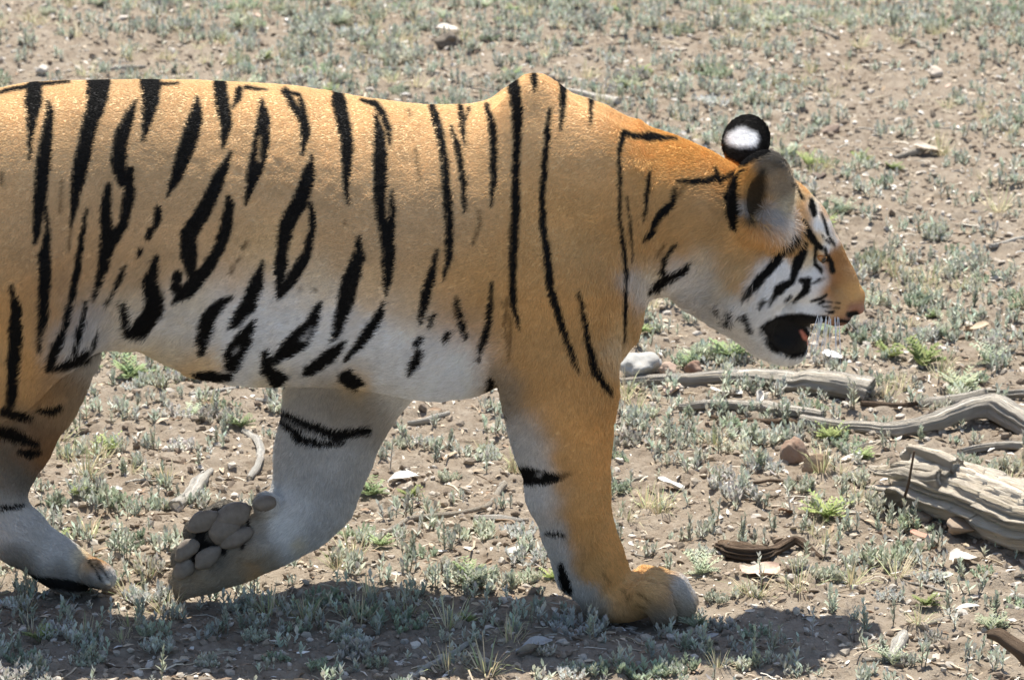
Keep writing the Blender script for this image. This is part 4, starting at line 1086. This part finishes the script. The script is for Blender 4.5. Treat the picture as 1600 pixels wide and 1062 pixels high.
STRIPES_AND_SHADE = [  # strokes: (px, py, full width)
    [(56, 138, 23), (55, 156, 26), (53, 175, 19), (50, 209, 9), (48, 250, 3)], [(77, 158, 4), (80, 179, 13), (73, 224, 19), (68, 269, 21), (62, 326, 17), (58, 363, 11), (56, 380, 4)],
    [(73, 322, 4), (76, 356, 8), (71, 401, 19), (71, 439, 17), (70, 494, 13), (64, 543, 6)],
    [(158, 128, 34), (151, 168, 26), (141, 202, 22), (130, 247, 22), (122, 288, 19), (115, 333, 8), (113, 352, 3)],
    [(215, 156, 3), (205, 179, 15), (192, 213, 21), (186, 251, 22), (192, 284, 15)], [(238, 130, 30), (237, 156, 25), (233, 183, 17), (226, 220, 5)],
    [(205, 266, 11), (203, 307, 17), (194, 349, 14), (178, 375, 18)], [(171, 289, 10), (166, 326, 17), (169, 356, 19), (171, 375, 24), (162, 420, 15), (152, 461, 5)],
    [(311, 153, 5), (307, 187, 21), (296, 224, 23), (280, 269, 19), (264, 305, 5)], [(346, 134, 20), (350, 168, 19), (356, 194, 17), (350, 230, 5)], [(376, 141, 11), (373, 156, 9), (365, 170, 4)],
    [(410, 155, 4), (414, 187, 19), (409, 232, 24), (399, 269, 21), (385, 318, 4)],
    [(363, 237, 4), (343, 281, 19), (324, 322, 23), (297, 364, 26), (296, 401, 23), (301, 424, 15)], [(359, 308, 8), (360, 318, 13), (354, 356, 19), (343, 390, 15), (324, 420, 19), (294, 454, 23), (271, 471, 4)], [(280, 428, 15), (277, 450, 15)],
    [(249, 324, 8), (247, 341, 13), (243, 355, 6)], [(237, 358, 10), (233, 368, 10)], [(221, 389, 9), (219, 396, 7)], [(199, 412, 4), (190, 433, 8), (170, 470, 4)],
    [(247, 399, 6), (237, 439, 23), (245, 465, 26), (242, 487, 28), (222, 512, 26), (205, 517, 12)], [(199, 472, 8), (199, 482, 15), (203, 505, 12)],
    [(19, 445, 6), (28, 487, 17), (26, 532, 21), (23, 581, 19), (19, 626, 15)], [(137, 326, 5), (130, 364, 8), (122, 420, 10), (109, 490, 9), (102, 509, 12), (87, 551, 14), (81, 571, 10)],
    [(137, 468, 5), (128, 509, 10), (119, 543, 8)], [(151, 535, 6), (132, 551, 18), (102, 566, 13), (85, 569, 6)], [(156, 513, 4), (150, 528, 7)],
    [(-10, 147, 4), (45, 135, 8), (112, 127, 4)], [(240, 132, 6), (282, 131, 3)], [(385, 137, 6), (420, 141, 2)], [(190, 470, 3), (205, 505, 5)],
    [(449, 143, 11), (462, 168, 11), (477, 187, 13), (479, 209, 13), (474, 241, 4)], [(452, 144, 5), (470, 149, 6), (475, 168, 8), (479, 183, 8)],
    [(490, 241, 3), (483, 277, 20), (472, 311, 23), (451, 348, 22), (443, 386, 18), (440, 424, 18), (436, 463, 4)], [(486, 318, 8), (489, 332, 8), (490, 356, 10), (481, 397, 14), (460, 431, 18), (440, 460, 10)],
    [(531, 152, 19), (537, 187, 19), (545, 224, 18), (544, 262, 14), (542, 292, 8), (546, 320, 3)],
    [(590, 181, 5), (596, 213, 17), (596, 258, 20), (596, 303, 18), (597, 341, 14), (607, 364, 21), (609, 401, 20), (607, 439, 12), (606, 461, 3)], [(614, 296, 3), (615, 326, 9), (613, 356, 12)],
    [(567, 157, 5), (588, 163, 11), (601, 179, 11), (609, 202, 8), (613, 230, 2)], [(563, 369, 6), (562, 401, 19), (550, 436, 25), (541, 475, 24), (528, 524, 11), (522, 532, 4)],
    [(678, 168, 11), (688, 202, 13), (697, 251, 11), (701, 307, 12), (704, 364, 13), (703, 401, 11), (694, 437, 4)], [(707, 198, 4), (718, 232, 9), (724, 269, 9), (727, 307, 8), (728, 332, 3)],
    [(722, 168, 8), (725, 194, 8), (729, 228, 2)], [(736, 168, 4), (729, 188, 3)], [(763, 164, 6), (771, 194, 11), (773, 232, 11), (773, 281, 9), (768, 322, 3)],
    [(804, 130, 19), (810, 168, 15), (810, 213, 13), (807, 269, 11), (807, 318, 13), (805, 364, 13), (802, 420, 10), (803, 470, 9), (809, 495, 6), (813, 513, 2)], [(837, 120, 10), (838, 143, 3)],
    [(861, 168, 4), (857, 205, 9), (852, 258, 9), (848, 307, 9), (850, 356, 10), (857, 401, 11), (861, 450, 11), (875, 494, 11), (891, 539, 8), (905, 577, 3)],
    [(882, 130, 13), (881, 168, 8), (878, 205, 2)], [(927, 158, 8), (925, 197, 2)], [(905, 453, 3), (914, 487, 7), (920, 532, 8), (927, 566, 10), (942, 592, 11), (951, 605, 8)],
    # belly
    [(366, 462, 5), (350, 472, 16), (330, 490, 22), (325, 520, 22), (320, 548, 12)], [(412, 408, 5), (404, 440, 20), (392, 475, 24), (372, 503, 14), (362, 512, 4)], [(401, 500, 8), (388, 525, 26), (372, 552, 32), (370, 568, 22)],
    [(503, 473, 6), (490, 505, 20), (472, 530, 32), (448, 550, 20), (435, 562, 14)], [(421, 549, 12), (422, 575, 16), (440, 590, 26)], [(432, 588, 16), (452, 588, 12)], [(310, 583, 6), (335, 589, 20), (365, 587, 12)],
    [(602, 472, 6), (592, 500, 17), (572, 530, 16), (545, 560, 6)], [(542, 532, 5), (520, 555, 20), (490, 576, 18), (481, 582, 8)], [(553, 576, 6), (545, 588, 20), (560, 596, 22), (572, 598, 8)],
    [(685, 390, 5), (678, 420, 12), (668, 460, 16), (661, 500, 9), (659, 506, 4)], [(681, 493, 8), (676, 508, 6)], [(663, 525, 8), (656, 535, 12)], [(660, 550, 13), (652, 570, 15), (645, 582, 8)], [(706, 519, 8), (700, 527, 11)], [(716, 466, 5), (722, 490, 8), (728, 515, 10), (732, 525, 6)],
    [(769, 440, 4), (769, 480, 8), (763, 520, 9), (755, 545, 7), (752, 560, 4)],
    # far fore leg rings, near fore leg rings
    [(441, 640, 10), (475, 660, 14), (530, 677, 15), (578, 670, 12)], [(444, 652, 9), (470, 680, 14), (500, 690, 10), (540, 688, 6)],
    [(808, 726, 8), (825, 740, 26), (850, 745, 20), (872, 745, 10)], [(780, 640, 5), (792, 643, 6)], [(772, 595, 10), (770, 610, 6)], [(853, 828, 5), (880, 832, 5)], [(876, 880, 10), (884, 910, 16), (890, 918, 10)],
    # far hind leg rings
    [(60, 638, 6), (80, 638, 12), (97, 630, 9)], [(10, 640, 14), (35, 645, 14), (50, 650, 8)], [(-20, 668, 16), (20, 676, 20), (58, 690, 10)], [(30, 703, 8), (48, 705, 15), (62, 702, 7)], [(-10, 792, 7), (20, 790, 7), (36, 787, 5)], [(60, 905, 14), (110, 915, 16), (150, 922, 10)], [(10, 885, 10), (60, 908, 14)],
    # neck
    [(1002, 214, 7), (976, 211, 8), (969, 235, 6), (970, 277, 5), (970, 341, 5), (976, 383, 6), (978, 425, 6), (976, 480, 6), (977, 523, 3)], [(991, 216, 5), (1019, 215, 13), (1061, 219, 3)], [(980, 307, 3), (987, 353, 4), (990, 404, 2)],
    [(1016, 266, 3), (1013, 298, 6), (1008, 341, 3)], [(1059, 294, 5), (1052, 319, 10), (1031, 336, 12), (1021, 358, 13), (1008, 372, 4)], [(1063, 283, 4), (1091, 283, 9), (1116, 281, 10), (1137, 279, 6), (1167, 264, 4)],
    [(1059, 381, 5), (1042, 400, 8), (1040, 421, 10), (1046, 432, 12), (1069, 423, 12), (1080, 409, 7)], [(1044, 432, 14), (1027, 447, 12), (1017, 453, 4)], [(1120, 265, 5), (1130, 285, 7)],
    # face
    [(1235, 363, 9), (1224, 387, 12), (1216, 404, 13), (1197, 425, 12), (1180, 447, 12), (1167, 457, 4)], [(1258, 385, 10), (1254, 393, 16), (1245, 415, 13), (1239, 438, 9), (1220, 449, 14), (1211, 461, 5), (1205, 472, 2)],
    [(1252, 437, 8), (1262, 438, 13), (1261, 453, 12), (1247, 465, 6), (1241, 472, 3)], [(1229, 467, 4), (1237, 461, 4)], [(1190, 476, 4), (1198, 466, 7)], [(1268, 470, 3), (1283, 466, 5), (1291, 460, 5)], [(1280, 474, 4), (1288, 470, 6)], [(1272, 443, 3), (1281, 437, 4)],
    [(1148, 478, 6), (1142, 490, 8), (1138, 502, 10)], [(1160, 488, 5), (1170, 490, 8), (1177, 514, 7)], [(1126, 476, 8), (1124, 482, 6)],
    [(1268, 314, 6), (1270, 325, 12), (1273, 338, 7)], [(1257, 348, 6), (1262, 362, 12), (1270, 376, 11), (1278, 384, 8), (1284, 389, 8)], [(1283, 334, 3), (1291, 352, 4), (1294, 366, 4), (1303, 385, 3)], [(1285, 369, 2), (1298, 382, 3)],
    [(1276, 388, 6), (1273, 402, 5), (1274, 413, 6), (1283, 420, 5), (1284, 428, 3)], [(1290, 390, 4), (1292, 408, 4)], [(1294, 400, 4), (1299, 412, 10), (1301, 424, 7)], [(1238, 288, 4), (1248, 300, 5), (1255, 312, 5)],
    [(1290, 470, 2), (1300, 472, 2)], [(1286, 478, 2), (1298, 479, 3)], [(1306, 473, 2), (1312, 474, 2)], [(1304, 481, 2), (1312, 482, 2)], [(1290, 486, 2), (1298, 486, 2)],
    # lips, mouth
    [(1202, 512, 14), (1212, 512, 36), (1228, 522, 54), (1240, 530, 50), (1250, 536, 30)], [(1215, 498, 14), (1250, 500, 22), (1275, 502, 16), (1292, 497, 8)], [(1308, 500, 5), (1328, 503, 4)], [(1306, 509, 4), (1322, 512, 4)],
    [(338, 796, 8), (314, 836, 14), (306, 872, 12)], [(350, 860, 10), (318, 848, 12)], [(385, 800, 4), (392, 825, 6), (380, 856, 5)],  # darker gaps between the pads of the lifted paw
    [(136, 874, 2), (148, 888, 3), (156, 904, 4)], [(150, 880, 2), (160, 892, 2), (167, 903, 3)],  # shade lines painted between the toes of the far hind paw
    [(1327, 492, 9), (1338, 490, 8)], [(1296, 488, 4), (1302, 487, 5)],
    # ears
    [(1152, 278, 10), (1146, 308, 20), (1148, 335, 22), (1150, 352, 12)], [(1135, 195, 20), (1165, 190, 26), (1195, 205, 24), (1196, 232, 24), (1165, 246, 22), (1140, 236, 18), (1135, 210, 14)], [(1160, 215, 50)]]
BROWN = [[(113, 355, 4), (108, 388, 5)], [(241, 330, 0), (241, 331, 0)], [(652, 232, 3), (655, 262, 4), (659, 284, 3)], [(641, 173, 4), (643, 182, 4)], [(793, 465, 5), (790, 510, 5), (797, 540, 3)], [(750, 330, 5), (752, 350, 5), (741, 380, 5)], [(715, 462, 5), (716, 490, 7), (722, 500, 5)],
         [(786, 470, 3), (800, 500, 5), (798, 560, 3)], [(5, 270, 6), (5, 290, 5)], [(98, 280, 4), (96, 330, 4)], [(870, 742, 12), (890, 738, 6)], [(1019, 366, 3), (1025, 350, 6), (1046, 322, 5)], [(1072, 290, 4), (1062, 306, 5)], [(1040, 380, 6), (1030, 395, 4)], [(1280, 440, 4), (1287, 436, 4)],
         [(970, 920, 3), (985, 930, 3)], [(995, 925, 3), (1010, 935, 4)], [(990, 940, 3), (1005, 948, 3)], [(940, 890, 2), (950, 905, 3)], [(540, 345, 4), (541, 352, 4)], [(690, 290, 3), (692, 296, 3)], [(382, 385, 7), (386, 378, 6)], [(366, 415, 6), (362, 425, 6)], [(470, 450, 5), (472, 452, 5)], [(492, 452, 5), (495, 454, 5)], [(375, 402, 5), (372, 408, 5)]]

def raster(strokes, soft):
    m = np.zeros((RH, RW), np.float32)
    for st in strokes:
        for a, b in zip(st[:-1], st[1:]) if len(st) > 1 else [(st[0], st[0])]:
            r = max(a[2], b[2]) / 2 + 6
            x0, x1 = int(max(0, min(a[0], b[0]) - r - R0X)), int(min(RW, max(a[0], b[0]) + r - R0X + 1))
            y0, y1 = int(max(0, min(a[1], b[1]) - r - R0Y)), int(min(RH, max(a[1], b[1]) + r - R0Y + 1))
            if x1 <= x0 or y1 <= y0: continue
            gx, gy = np.meshgrid(np.arange(x0, x1) + R0X, np.arange(y0, y1) + R0Y)
            dx, dy = b[0] - a[0], b[1] - a[1]
            t = np.clip(((gx - a[0]) * dx + (gy - a[1]) * dy) / (dx * dx + dy * dy + 1e-6), 0, 1)
            d = np.hypot(gx - a[0] - t * dx, gy - a[1] - t * dy) - (a[2] + (b[2] - a[2]) * t) / 2
            v = np.clip(0.5 - d / soft, 0, 1)
            m[y0:y1, x0:x1] = np.maximum(m[y0:y1, x0:x1], v)
    return m
# invented continuation of the pattern on the haunch behind the frame
for k in range(7):
    x0 = -20 - 32 * k
    STRIPES_AND_SHADE.append([(x0, 170 + 10 * k, 5), (x0 - 8, 250 + 10 * k, 16), (x0 - 14, 330 + 8 * k, 14), (x0 - 30, 400 + 8 * k, 4)])
    STRIPES_AND_SHADE.append([(x0 + 6, 430 + 14 * k, 4), (x0 - 4, 500 + 14 * k, 14), (x0 - 30, 560 + 14 * k, 5)])
STRIPES_AND_SHADE = [[(x, y, w * 1.10 + .6) for x, y, w in st] for st in STRIPES_AND_SHADE]
MASK = raster(STRIPES_AND_SHADE, 3.0)
MASKB = raster(BROWN, 5.0)
WSPOT = raster([[(1148, 217, 22), (1160, 216, 32), (1174, 219, 26)], [(1252, 360, 1), (1252, 361, 1)]], 8.0)
TONGUE = raster([[(1252, 518, 5), (1258, 527, 8), (1262, 530, 5)]], 3.0)
# shade painted into the ear hollow, then pale centres of a few stripes
EARSHADE = raster([[(1194, 268, 12), (1184, 292, 28), (1179, 315, 32), (1173, 340, 16)]], 10.0)
PALE = raster([[(408, 215, 3), (406, 250, 5)], [(490, 512, 3), (480, 530, 6)], [(372, 548, 4), (376, 542, 5)], [(1040, 340, 2), (1027, 356, 3)], [(445, 650, 2), (500, 681, 3)], [(838, 738, 3), (845, 738, 4)]], 6.0)

def bil(img, u, v, st=1):
    x = np.clip((u - R0X) / st, 0, img.shape[1] - 1.001); y = np.clip((v - R0Y) / st, 0, img.shape[0] - 1.001)
    ix, iy = x.astype(int), y.astype(int); fx, fy = x - ix, y - iy
    if img.ndim == 3: fx, fy = fx[:, None], fy[:, None]
    return (img[iy, ix] * (1 - fx) + img[iy, ix + 1] * fx) * (1 - fy) + (img[iy + 1, ix] * (1 - fx) + img[iy + 1, ix + 1] * fx) * fy

BLACK = np.array([.010, .009, .008])
def coat_color(p, jit=0.0):
    u, v = project(p)
    if jit:
        u = u + RNG.normal(0, jit, len(u)); v = v + RNG.normal(0, jit * 1.5, len(v))
    w = 1.2 * noise(u / 9.0, v / 9.0, 0, 21)
    c = bil(BASE, u, v, 4)
    m = bil(MASK, u + w, v + 1.0 * noise(u / 13.0, v / 13.0, 0, 22))[:, None]
    mb = bil(MASKB, u, v)[:, None] * 0.75
    c = c * (1 + 0.07 * fbm(u / 40.0, v / 40.0, 0, 3, 31))[:, None]
    c = c * (1 - mb) + np.array([.09, .045, .015]) * mb
    m = m * (1 - 0.75 * bil(PALE, u, v)[:, None])
    c = c * (1 - m) + BLACK * m
    ed = bil(EARSHADE, u, v)[:, None] * .9
    c = c * (1 - ed) + np.array([.03, .027, .022]) * ed
    ws = bil(WSPOT, u, v)[:, None]
    c = c * (1 - ws) + np.array([.85, .85, .84]) * ws
    tg = bil(TONGUE, u, v)[:, None]
    c = c * (1 - tg) + np.array([.5, .18, .12]) * tg
    return np.clip(c, 0.004, 0.9)

m_skin = Mat('tiger_coat', rough=0.75, spec=0.15)
m_skin.color(m_skin.attr().outputs['Color'])
_n = m_skin.noise(260, 3, 0.6); m_skin.bump(_n.outputs['Fac'], 0.35, 0.003)
tiger = link('tiger', None)
tag(tiger, 'orange tiger with black stripes and white belly walking across the dry ground', 'tiger')
body = link('body', mesh_np('body', BV, BF, m_skin.m, True, coat_color(BV)), tiger)

# ---- fur
FL = [  # px, py, hair direction in the side view, length mm, lift
    (0, 200, -1, .25, 11, .15), (300, 180, -1, .2, 11, .15), (600, 200, -1, .2, 11, .15), (850, 200, -.8, .4, 11, .15), (100, 400, -.7, .7, 12, .2), (300, 400, -.8, .6, 12, .2), (500, 400, -.9, .45, 12, .2), (700, 400, -.9, .4, 12, .2),
    (250, 540, -.8, .6, 22, .3), (400, 560, -.9, .4, 20, .25), (600, 570, -.9, .3, 18, .25), (720, 580, -.8, .4, 20, .3), (160, 510, -.6, .8, 26, .35), (100, 580, -.6, .8, 26, .35), (20, 550, -.4, .9, 14, .2),
    (900, 330, -.6, .8, 11, .15), (880, 480, -.35, .9, 12, .2), (970, 520, .1, 1, 26, .35), (880, 650, -.1, 1, 13, .2), (790, 620, -.5, .8, 24, .35), (880, 780, 0, 1, 14, .2), (870, 860, -.2, 1, 18, .3), (950, 900, .5, .8, 16, .25), (1030, 920, .9, .4, 16, .25), (920, 940, .1, 1, 20, .3), (1070, 935, .7, .7, 14, .25),
    (500, 640, -.1, 1, 16, .25), (500, 760, -.1, 1, 18, .25), (440, 700, -.5, .9, 18, .4), (450, 830, -.7, .5, 18, .3), (400, 870, -.9, .4, 12, .25), (320, 900, -.8, .6, 15, .3), (340, 830, -.8, .5, 9, .3),
    (60, 650, -.3, 1, 14, .25), (10, 740, -.1, 1, 14, .25), (40, 840, .7, .7, 14, .2), (130, 890, .9, .4, 12, .25),
    (1000, 270, -1, .1, 13, .2), (1100, 290, -1, .15, 14, .2), (1030, 360, -.8, .6, 15, .25), (1000, 440, -.4, .9, 22, .3), (1090, 440, -.6, .8, 24, .3), (1150, 420, -.5, .9, 32, .45), (1140, 470, -.5, .9, 34, .45), (1190, 400, -.8, .5, 16, .22),
    (1180, 480, -.7, .7, 20, .3), (1220, 430, -.8, .5, 10, .15), (1260, 440, -.8, .5, 7, .12), (1300, 440, -.5, -.8, 4, .1), (1320, 470, -.7, -.4, 3.5, .1), (1290, 485, -.9, .4, 5, .15), (1285, 350, -.4, -.9, 6, .15), (1250, 320, -.5, -.8, 9, .15), (1220, 555, -.6, .8, 13, .3), (1190, 530, -.7, .7, 18, .3),
    (1200, 358, .5, .9, 34, .55), (1218, 345, .7, .6, 36, .55), (1195, 300, .1, -1, 9, .3), (1165, 215, -.2, -1, 7, .2), (1225, 310, .8, .4, 18, .4), (1230, 515, -.4, .9, 3, .1)]
FL = np.array(FL, float)
FLS = np.where(FL[:, 0] > 1110, 16.0, np.where(FL[:, 1] > 600, 30.0, 60.0))

def flow(u, v):
    acc = np.zeros((len(u), 4)); wt = np.full(len(u), 1e-9)
    for row, s in zip(FL, FLS):
        d2 = ((u - row[0]) ** 2 + (v - row[1]) ** 2) / (2 * s * s)
        w = np.exp(-np.minimum(d2, 60)) + 1e-4 / (1 + d2) ** 2
        acc += w[:, None] * row[2:]; wt += w
    return acc / wt[:, None]

def grow_fur(n):
    a, b, c, d = [BV[BF[:, k]] for k in range(4)]
    nf = np.cross(c - a, d - b); ar = np.linalg.norm(nf, axis=1) * 0.5
    nf /= (2 * ar[:, None] + 1e-12)
    cen = (a + b + c + d) / 4
    uu, vv = project(cen)
    view = CAM - cen; view /= np.linalg.norm(view, axis=1, keepdims=True)
    facing = (nf * view).sum(1)
    w = ar * np.where(facing > -0.25, 1.0, 0.22) * np.where(uu < -25, 0.2, 1.0)
    w *= np.where(uu > 1120, 1.9, 1.0)
    mouth = bil(raster([[(1215, 515, 40), (1235, 528, 50), (1250, 536, 30)], [(1330, 490, 16), (1346, 484, 18)], [(1250, 503, 16), (1275, 505, 14)]], 4.0), uu, vv)
    w *= 1 - 0.97 * mouth
    w *= 1 - bil(raster([[(1283, 401, 13), (1284, 404, 13)]], 4.0), uu, vv)
    idx = RNG.choice(len(BF), n, p=w / w.sum())
    s, t = RNG.random(n)[:, None], RNG.random(n)[:, None]
    q = BF[idx]
    def bl(A): return (A[q[:, 0]] * (1 - s) + A[q[:, 1]] * s) * (1 - t) + (A[q[:, 3]] * (1 - s) + A[q[:, 2]] * s) * t
    p = bl(BV); nn = bl(BN); nn /= np.linalg.norm(nn, axis=1, keepdims=True)
    u, v = project(p)
    fl = flow(u, v)
    ang = RNG.normal(0, 0.22, n) + 0.35 * noise(u / 16.0, v / 16.0, 0, 41)
    dx, dy = fl[:, 0], fl[:, 1]
    dx, dy = dx * np.cos(ang) - dy * np.sin(ang), dx * np.sin(ang) + dy * np.cos(ang)
    D = np.stack([dx, 0.25 * RNG.normal(0, 1, n), -dy], 1)
    D -= (D * nn).sum(1, keepdims=True) * nn
    D /= np.linalg.norm(D, axis=1, keepdims=True) + 1e-9
    L = (fl[:, 2] - np.minimum(5.0, 0.4 * fl[:, 2])) * 0.001 * RNG.uniform(0.55, 1.15, n)
    lift = fl[:, 3] * RNG.uniform(0.5, 1.5, n)
    clump = noise(u / 7.0, v / 7.0, 0, 43)
    lift = lift * 0.8 + 0.05 * clump
    L = L[:, None]; lift = lift[:, None]
    pts = np.stack([p - nn * 0.0008,
                    p + D * L * 0.4 + nn * L * 0.55 * lift,
                    p + D * L * 0.75 + nn * L * 0.75 * lift,
                    p + D * L * 1.0 + nn * L * (0.62 * lift)], 1)
    col = coat_color(p, 0.6)
    col *= RNG.uniform(0.80, 1.14, n)[:, None] * (1 + 0.08 * clump[:, None])
    rad = np.array([1.0, 0.9, 0.65, 0.15])[None, :] * (0.00034 * RNG.uniform(0.7, 1.25, n))[:, None]
    return pts, rad, np.clip(col, .004, .92)

def hair_object(name, pts, rad, col, mat, parent):
    n, k = pts.shape[:2]
    cu = bpy.data.hair_curves.new(name)
    cu.add_curves([k] * n)
    cu.attributes['position'].data.foreach_set('vector', pts.astype(np.float32).ravel())
    ra = cu.attributes.get('radius') or cu.attributes.new('radius', 'FLOAT', 'POINT')
    ra.data.foreach_set('value', rad.astype(np.float32).ravel())
    ca = cu.attributes.new('Col', 'FLOAT_COLOR', 'CURVE')
    c4 = np.ones((n, 4), np.float32); c4[:, :3] = col
    ca.data.foreach_set('color', c4.ravel())
    cu.materials.append(mat)
    return link(name, cu, parent)

m_fur = Mat('tiger_fur', rough=0.75, spec=0.08)
m_fur.color(m_fur.attr().outputs['Color'])
hair_object('fur', *grow_fur(600000), m_fur.m, body)
# ---- parts of the tiger other than its body and fur
def ellipsoid_np(nu=20, nv=14):
    th = np.linspace(0, 2 * np.pi, nu, endpoint=False); ph = np.linspace(0, np.pi, nv)
    V = np.array([[math.sin(p) * math.cos(t), math.sin(p) * math.sin(t), math.cos(p)] for p in ph for t in th])
    Q = np.array([[i * nu + j, (i + 1) * nu + j, (i + 1) * nu + (j + 1) % nu, i * nu + (j + 1) % nu] for i in range(nv - 1) for j in range(nu)])
    return V, Q
EV, EQ = ellipsoid_np()

def blob(c, r, rot=0.0, yaw=0.0, lump=0.06, seed=0):
    V = EV * (1 + lump * noise(EV[:, 0] * 2.1 + seed, EV[:, 1] * 2.1, EV[:, 2] * 2.1, seed))[:, None] * np.asarray(r)
    cr, sr = math.cos(rot), math.sin(rot); x, z = V[:, 0] * cr - V[:, 2] * sr, V[:, 0] * sr + V[:, 2] * cr
    cy, sy = math.cos(yaw), math.sin(yaw); x, y = x * cy - V[:, 1] * sy, x * sy + V[:, 1] * cy
    return np.stack([x, y, z], 1) + np.asarray(c)

def blobs(name, rows, mat, parent):
    V = np.concatenate(rows); Q = np.concatenate([EQ + k * len(EV) for k in range(len(rows))])
    return link(name, mesh_np(name, V, Q, mat), parent)

m_pad = Mat('paw_pad_skin', rough=0.6, spec=0.25)
_n = m_pad.noise(90, 4, 0.6)
m_pad.color(m_pad.ramp(_n.outputs['Fac'], [(.3, (.175, .145, .115)), (.7, (.245, .205, .165))])).bump(_n.outputs['Fac'], .5, .002)
m_claw = Mat('claw_horn', rough=0.35, spec=0.5).color((.62, .56, .47))
PADY = .040
for i, (px, py, rx, rz, rot, y) in enumerate(((316, 814, 26, 16, .55, .009), (292, 858, 23, 14, .75, .012), (289, 888, 20, 14, .8, .017), (325, 870, 24, 15, .7, .008))):
    blobs('toe_pad', [blob(P(px, py, y), (rx * PX, .011, rz * PX), rot, lump=.16, seed=i)], m_pad.m, tiger)
blobs('main_pad', [blob(P(362, 806, .013), (34 * PX, .014, 20 * PX), .45, lump=.12, seed=11), blob(P(350, 826, .011), (28 * PX, .015, 23 * PX), .8, lump=.12, seed=12), blob(P(368, 840, .011), (29 * PX, .015, 16 * PX), .35, lump=.12, seed=13)], m_pad.m, tiger)
blobs('wrist_pad', [blob(P(414, 786, .004), (19 * PX, .014, 13 * PX), .15, seed=15)], m_pad.m, tiger)
blobs('claw', [blob(P(167, 909, -.002), (7 * PX, .004, 4 * PX), -.6, lump=0)], m_claw.m, tiger)
# eyes
m_eye = Mat('eye_amber', rough=0.08, spec=0.6)
_tc = m_eye.node('ShaderNodeTexCoord'); _sx = m_eye.node('ShaderNodeSeparateXYZ'); m_eye.link(_tc.outputs['Object'], _sx.inputs[0])
m_eye.color(m_eye.ramp(_sx.outputs['X'], [(.0, (.02, .012, .008)), (.35, (.42, .16, .03)), (.75, (.5, .22, .05)), (.93, (.01, .008, .006))]))
for s in (-1, 1):
    eye_me = mesh_np('eye', EV, EQ, m_eye.m)
    e = link('eye', eye_me, tiger); e.location = H(1281, 402, s * .0385); e.scale = (.0125, .0125, .0125)
    e.rotation_euler = (0, 0.3, s * .9)
# tongue
m_tongue = Mat('tongue_wet', rough=0.4, spec=0.5).color((.55, .20, .14))
blobs('tongue', [blob(H(1250, 527, 0), (17 * PX, .022, 7 * PX), -.7, seed=3)], m_tongue.m, tiger)
m_tooth = Mat('tooth_enamel', rough=0.3, spec=0.5).color((.75, .66, .48))
for s in (-1, 1):
    blobs('tooth', [blob(H(1252, 519, s * .018), (3.2 * PX, .0035, 10 * PX), -.25, lump=0)], m_tooth.m, tiger)
# whiskers and brow hairs
def whisk(root, d, L, droop, n=7):
    t = np.linspace(0, 1, n)[:, None]
    d = np.asarray(d, float); d /= np.linalg.norm(d)
    return root + d * L * t + np.array([0, 0, -droop]) * t ** 2
wp = []
for i in range(22):
    a = i % 6; b = i // 6
    r = H(1280 + a * 6, 484 + b * 4, -.052 + a * .002)
    wp.append(whisk(r, (-.35 + .08 * a + .1 * RNG.normal(), -.55, -.8 + .1 * RNG.normal()), RNG.uniform(.04, .085), .012))
for i in range(10):
    r = H(1290 + (i % 5) * 5, 488 + (i // 5) * 5, .046)
    wp.append(whisk(r, (.3 + .1 * RNG.normal(), .8, -.3), RNG.uniform(.05, .10), .02))
for i in range(4):
    wp.append(whisk(H(1284, 380, -.05), (.1 + .1 * i, -.7, .8), .04, .01))
wp = np.stack(wp)
m_wh = Mat('whisker_hair', rough=0.4, spec=0.4).color((.85, .85, .83))
hair_object('whiskers', wp, np.linspace(.0007, .00015, 7)[None, :].repeat(len(wp), 0), np.ones((len(wp), 3)), m_wh.m, tiger)['kind'] = 'stuff'
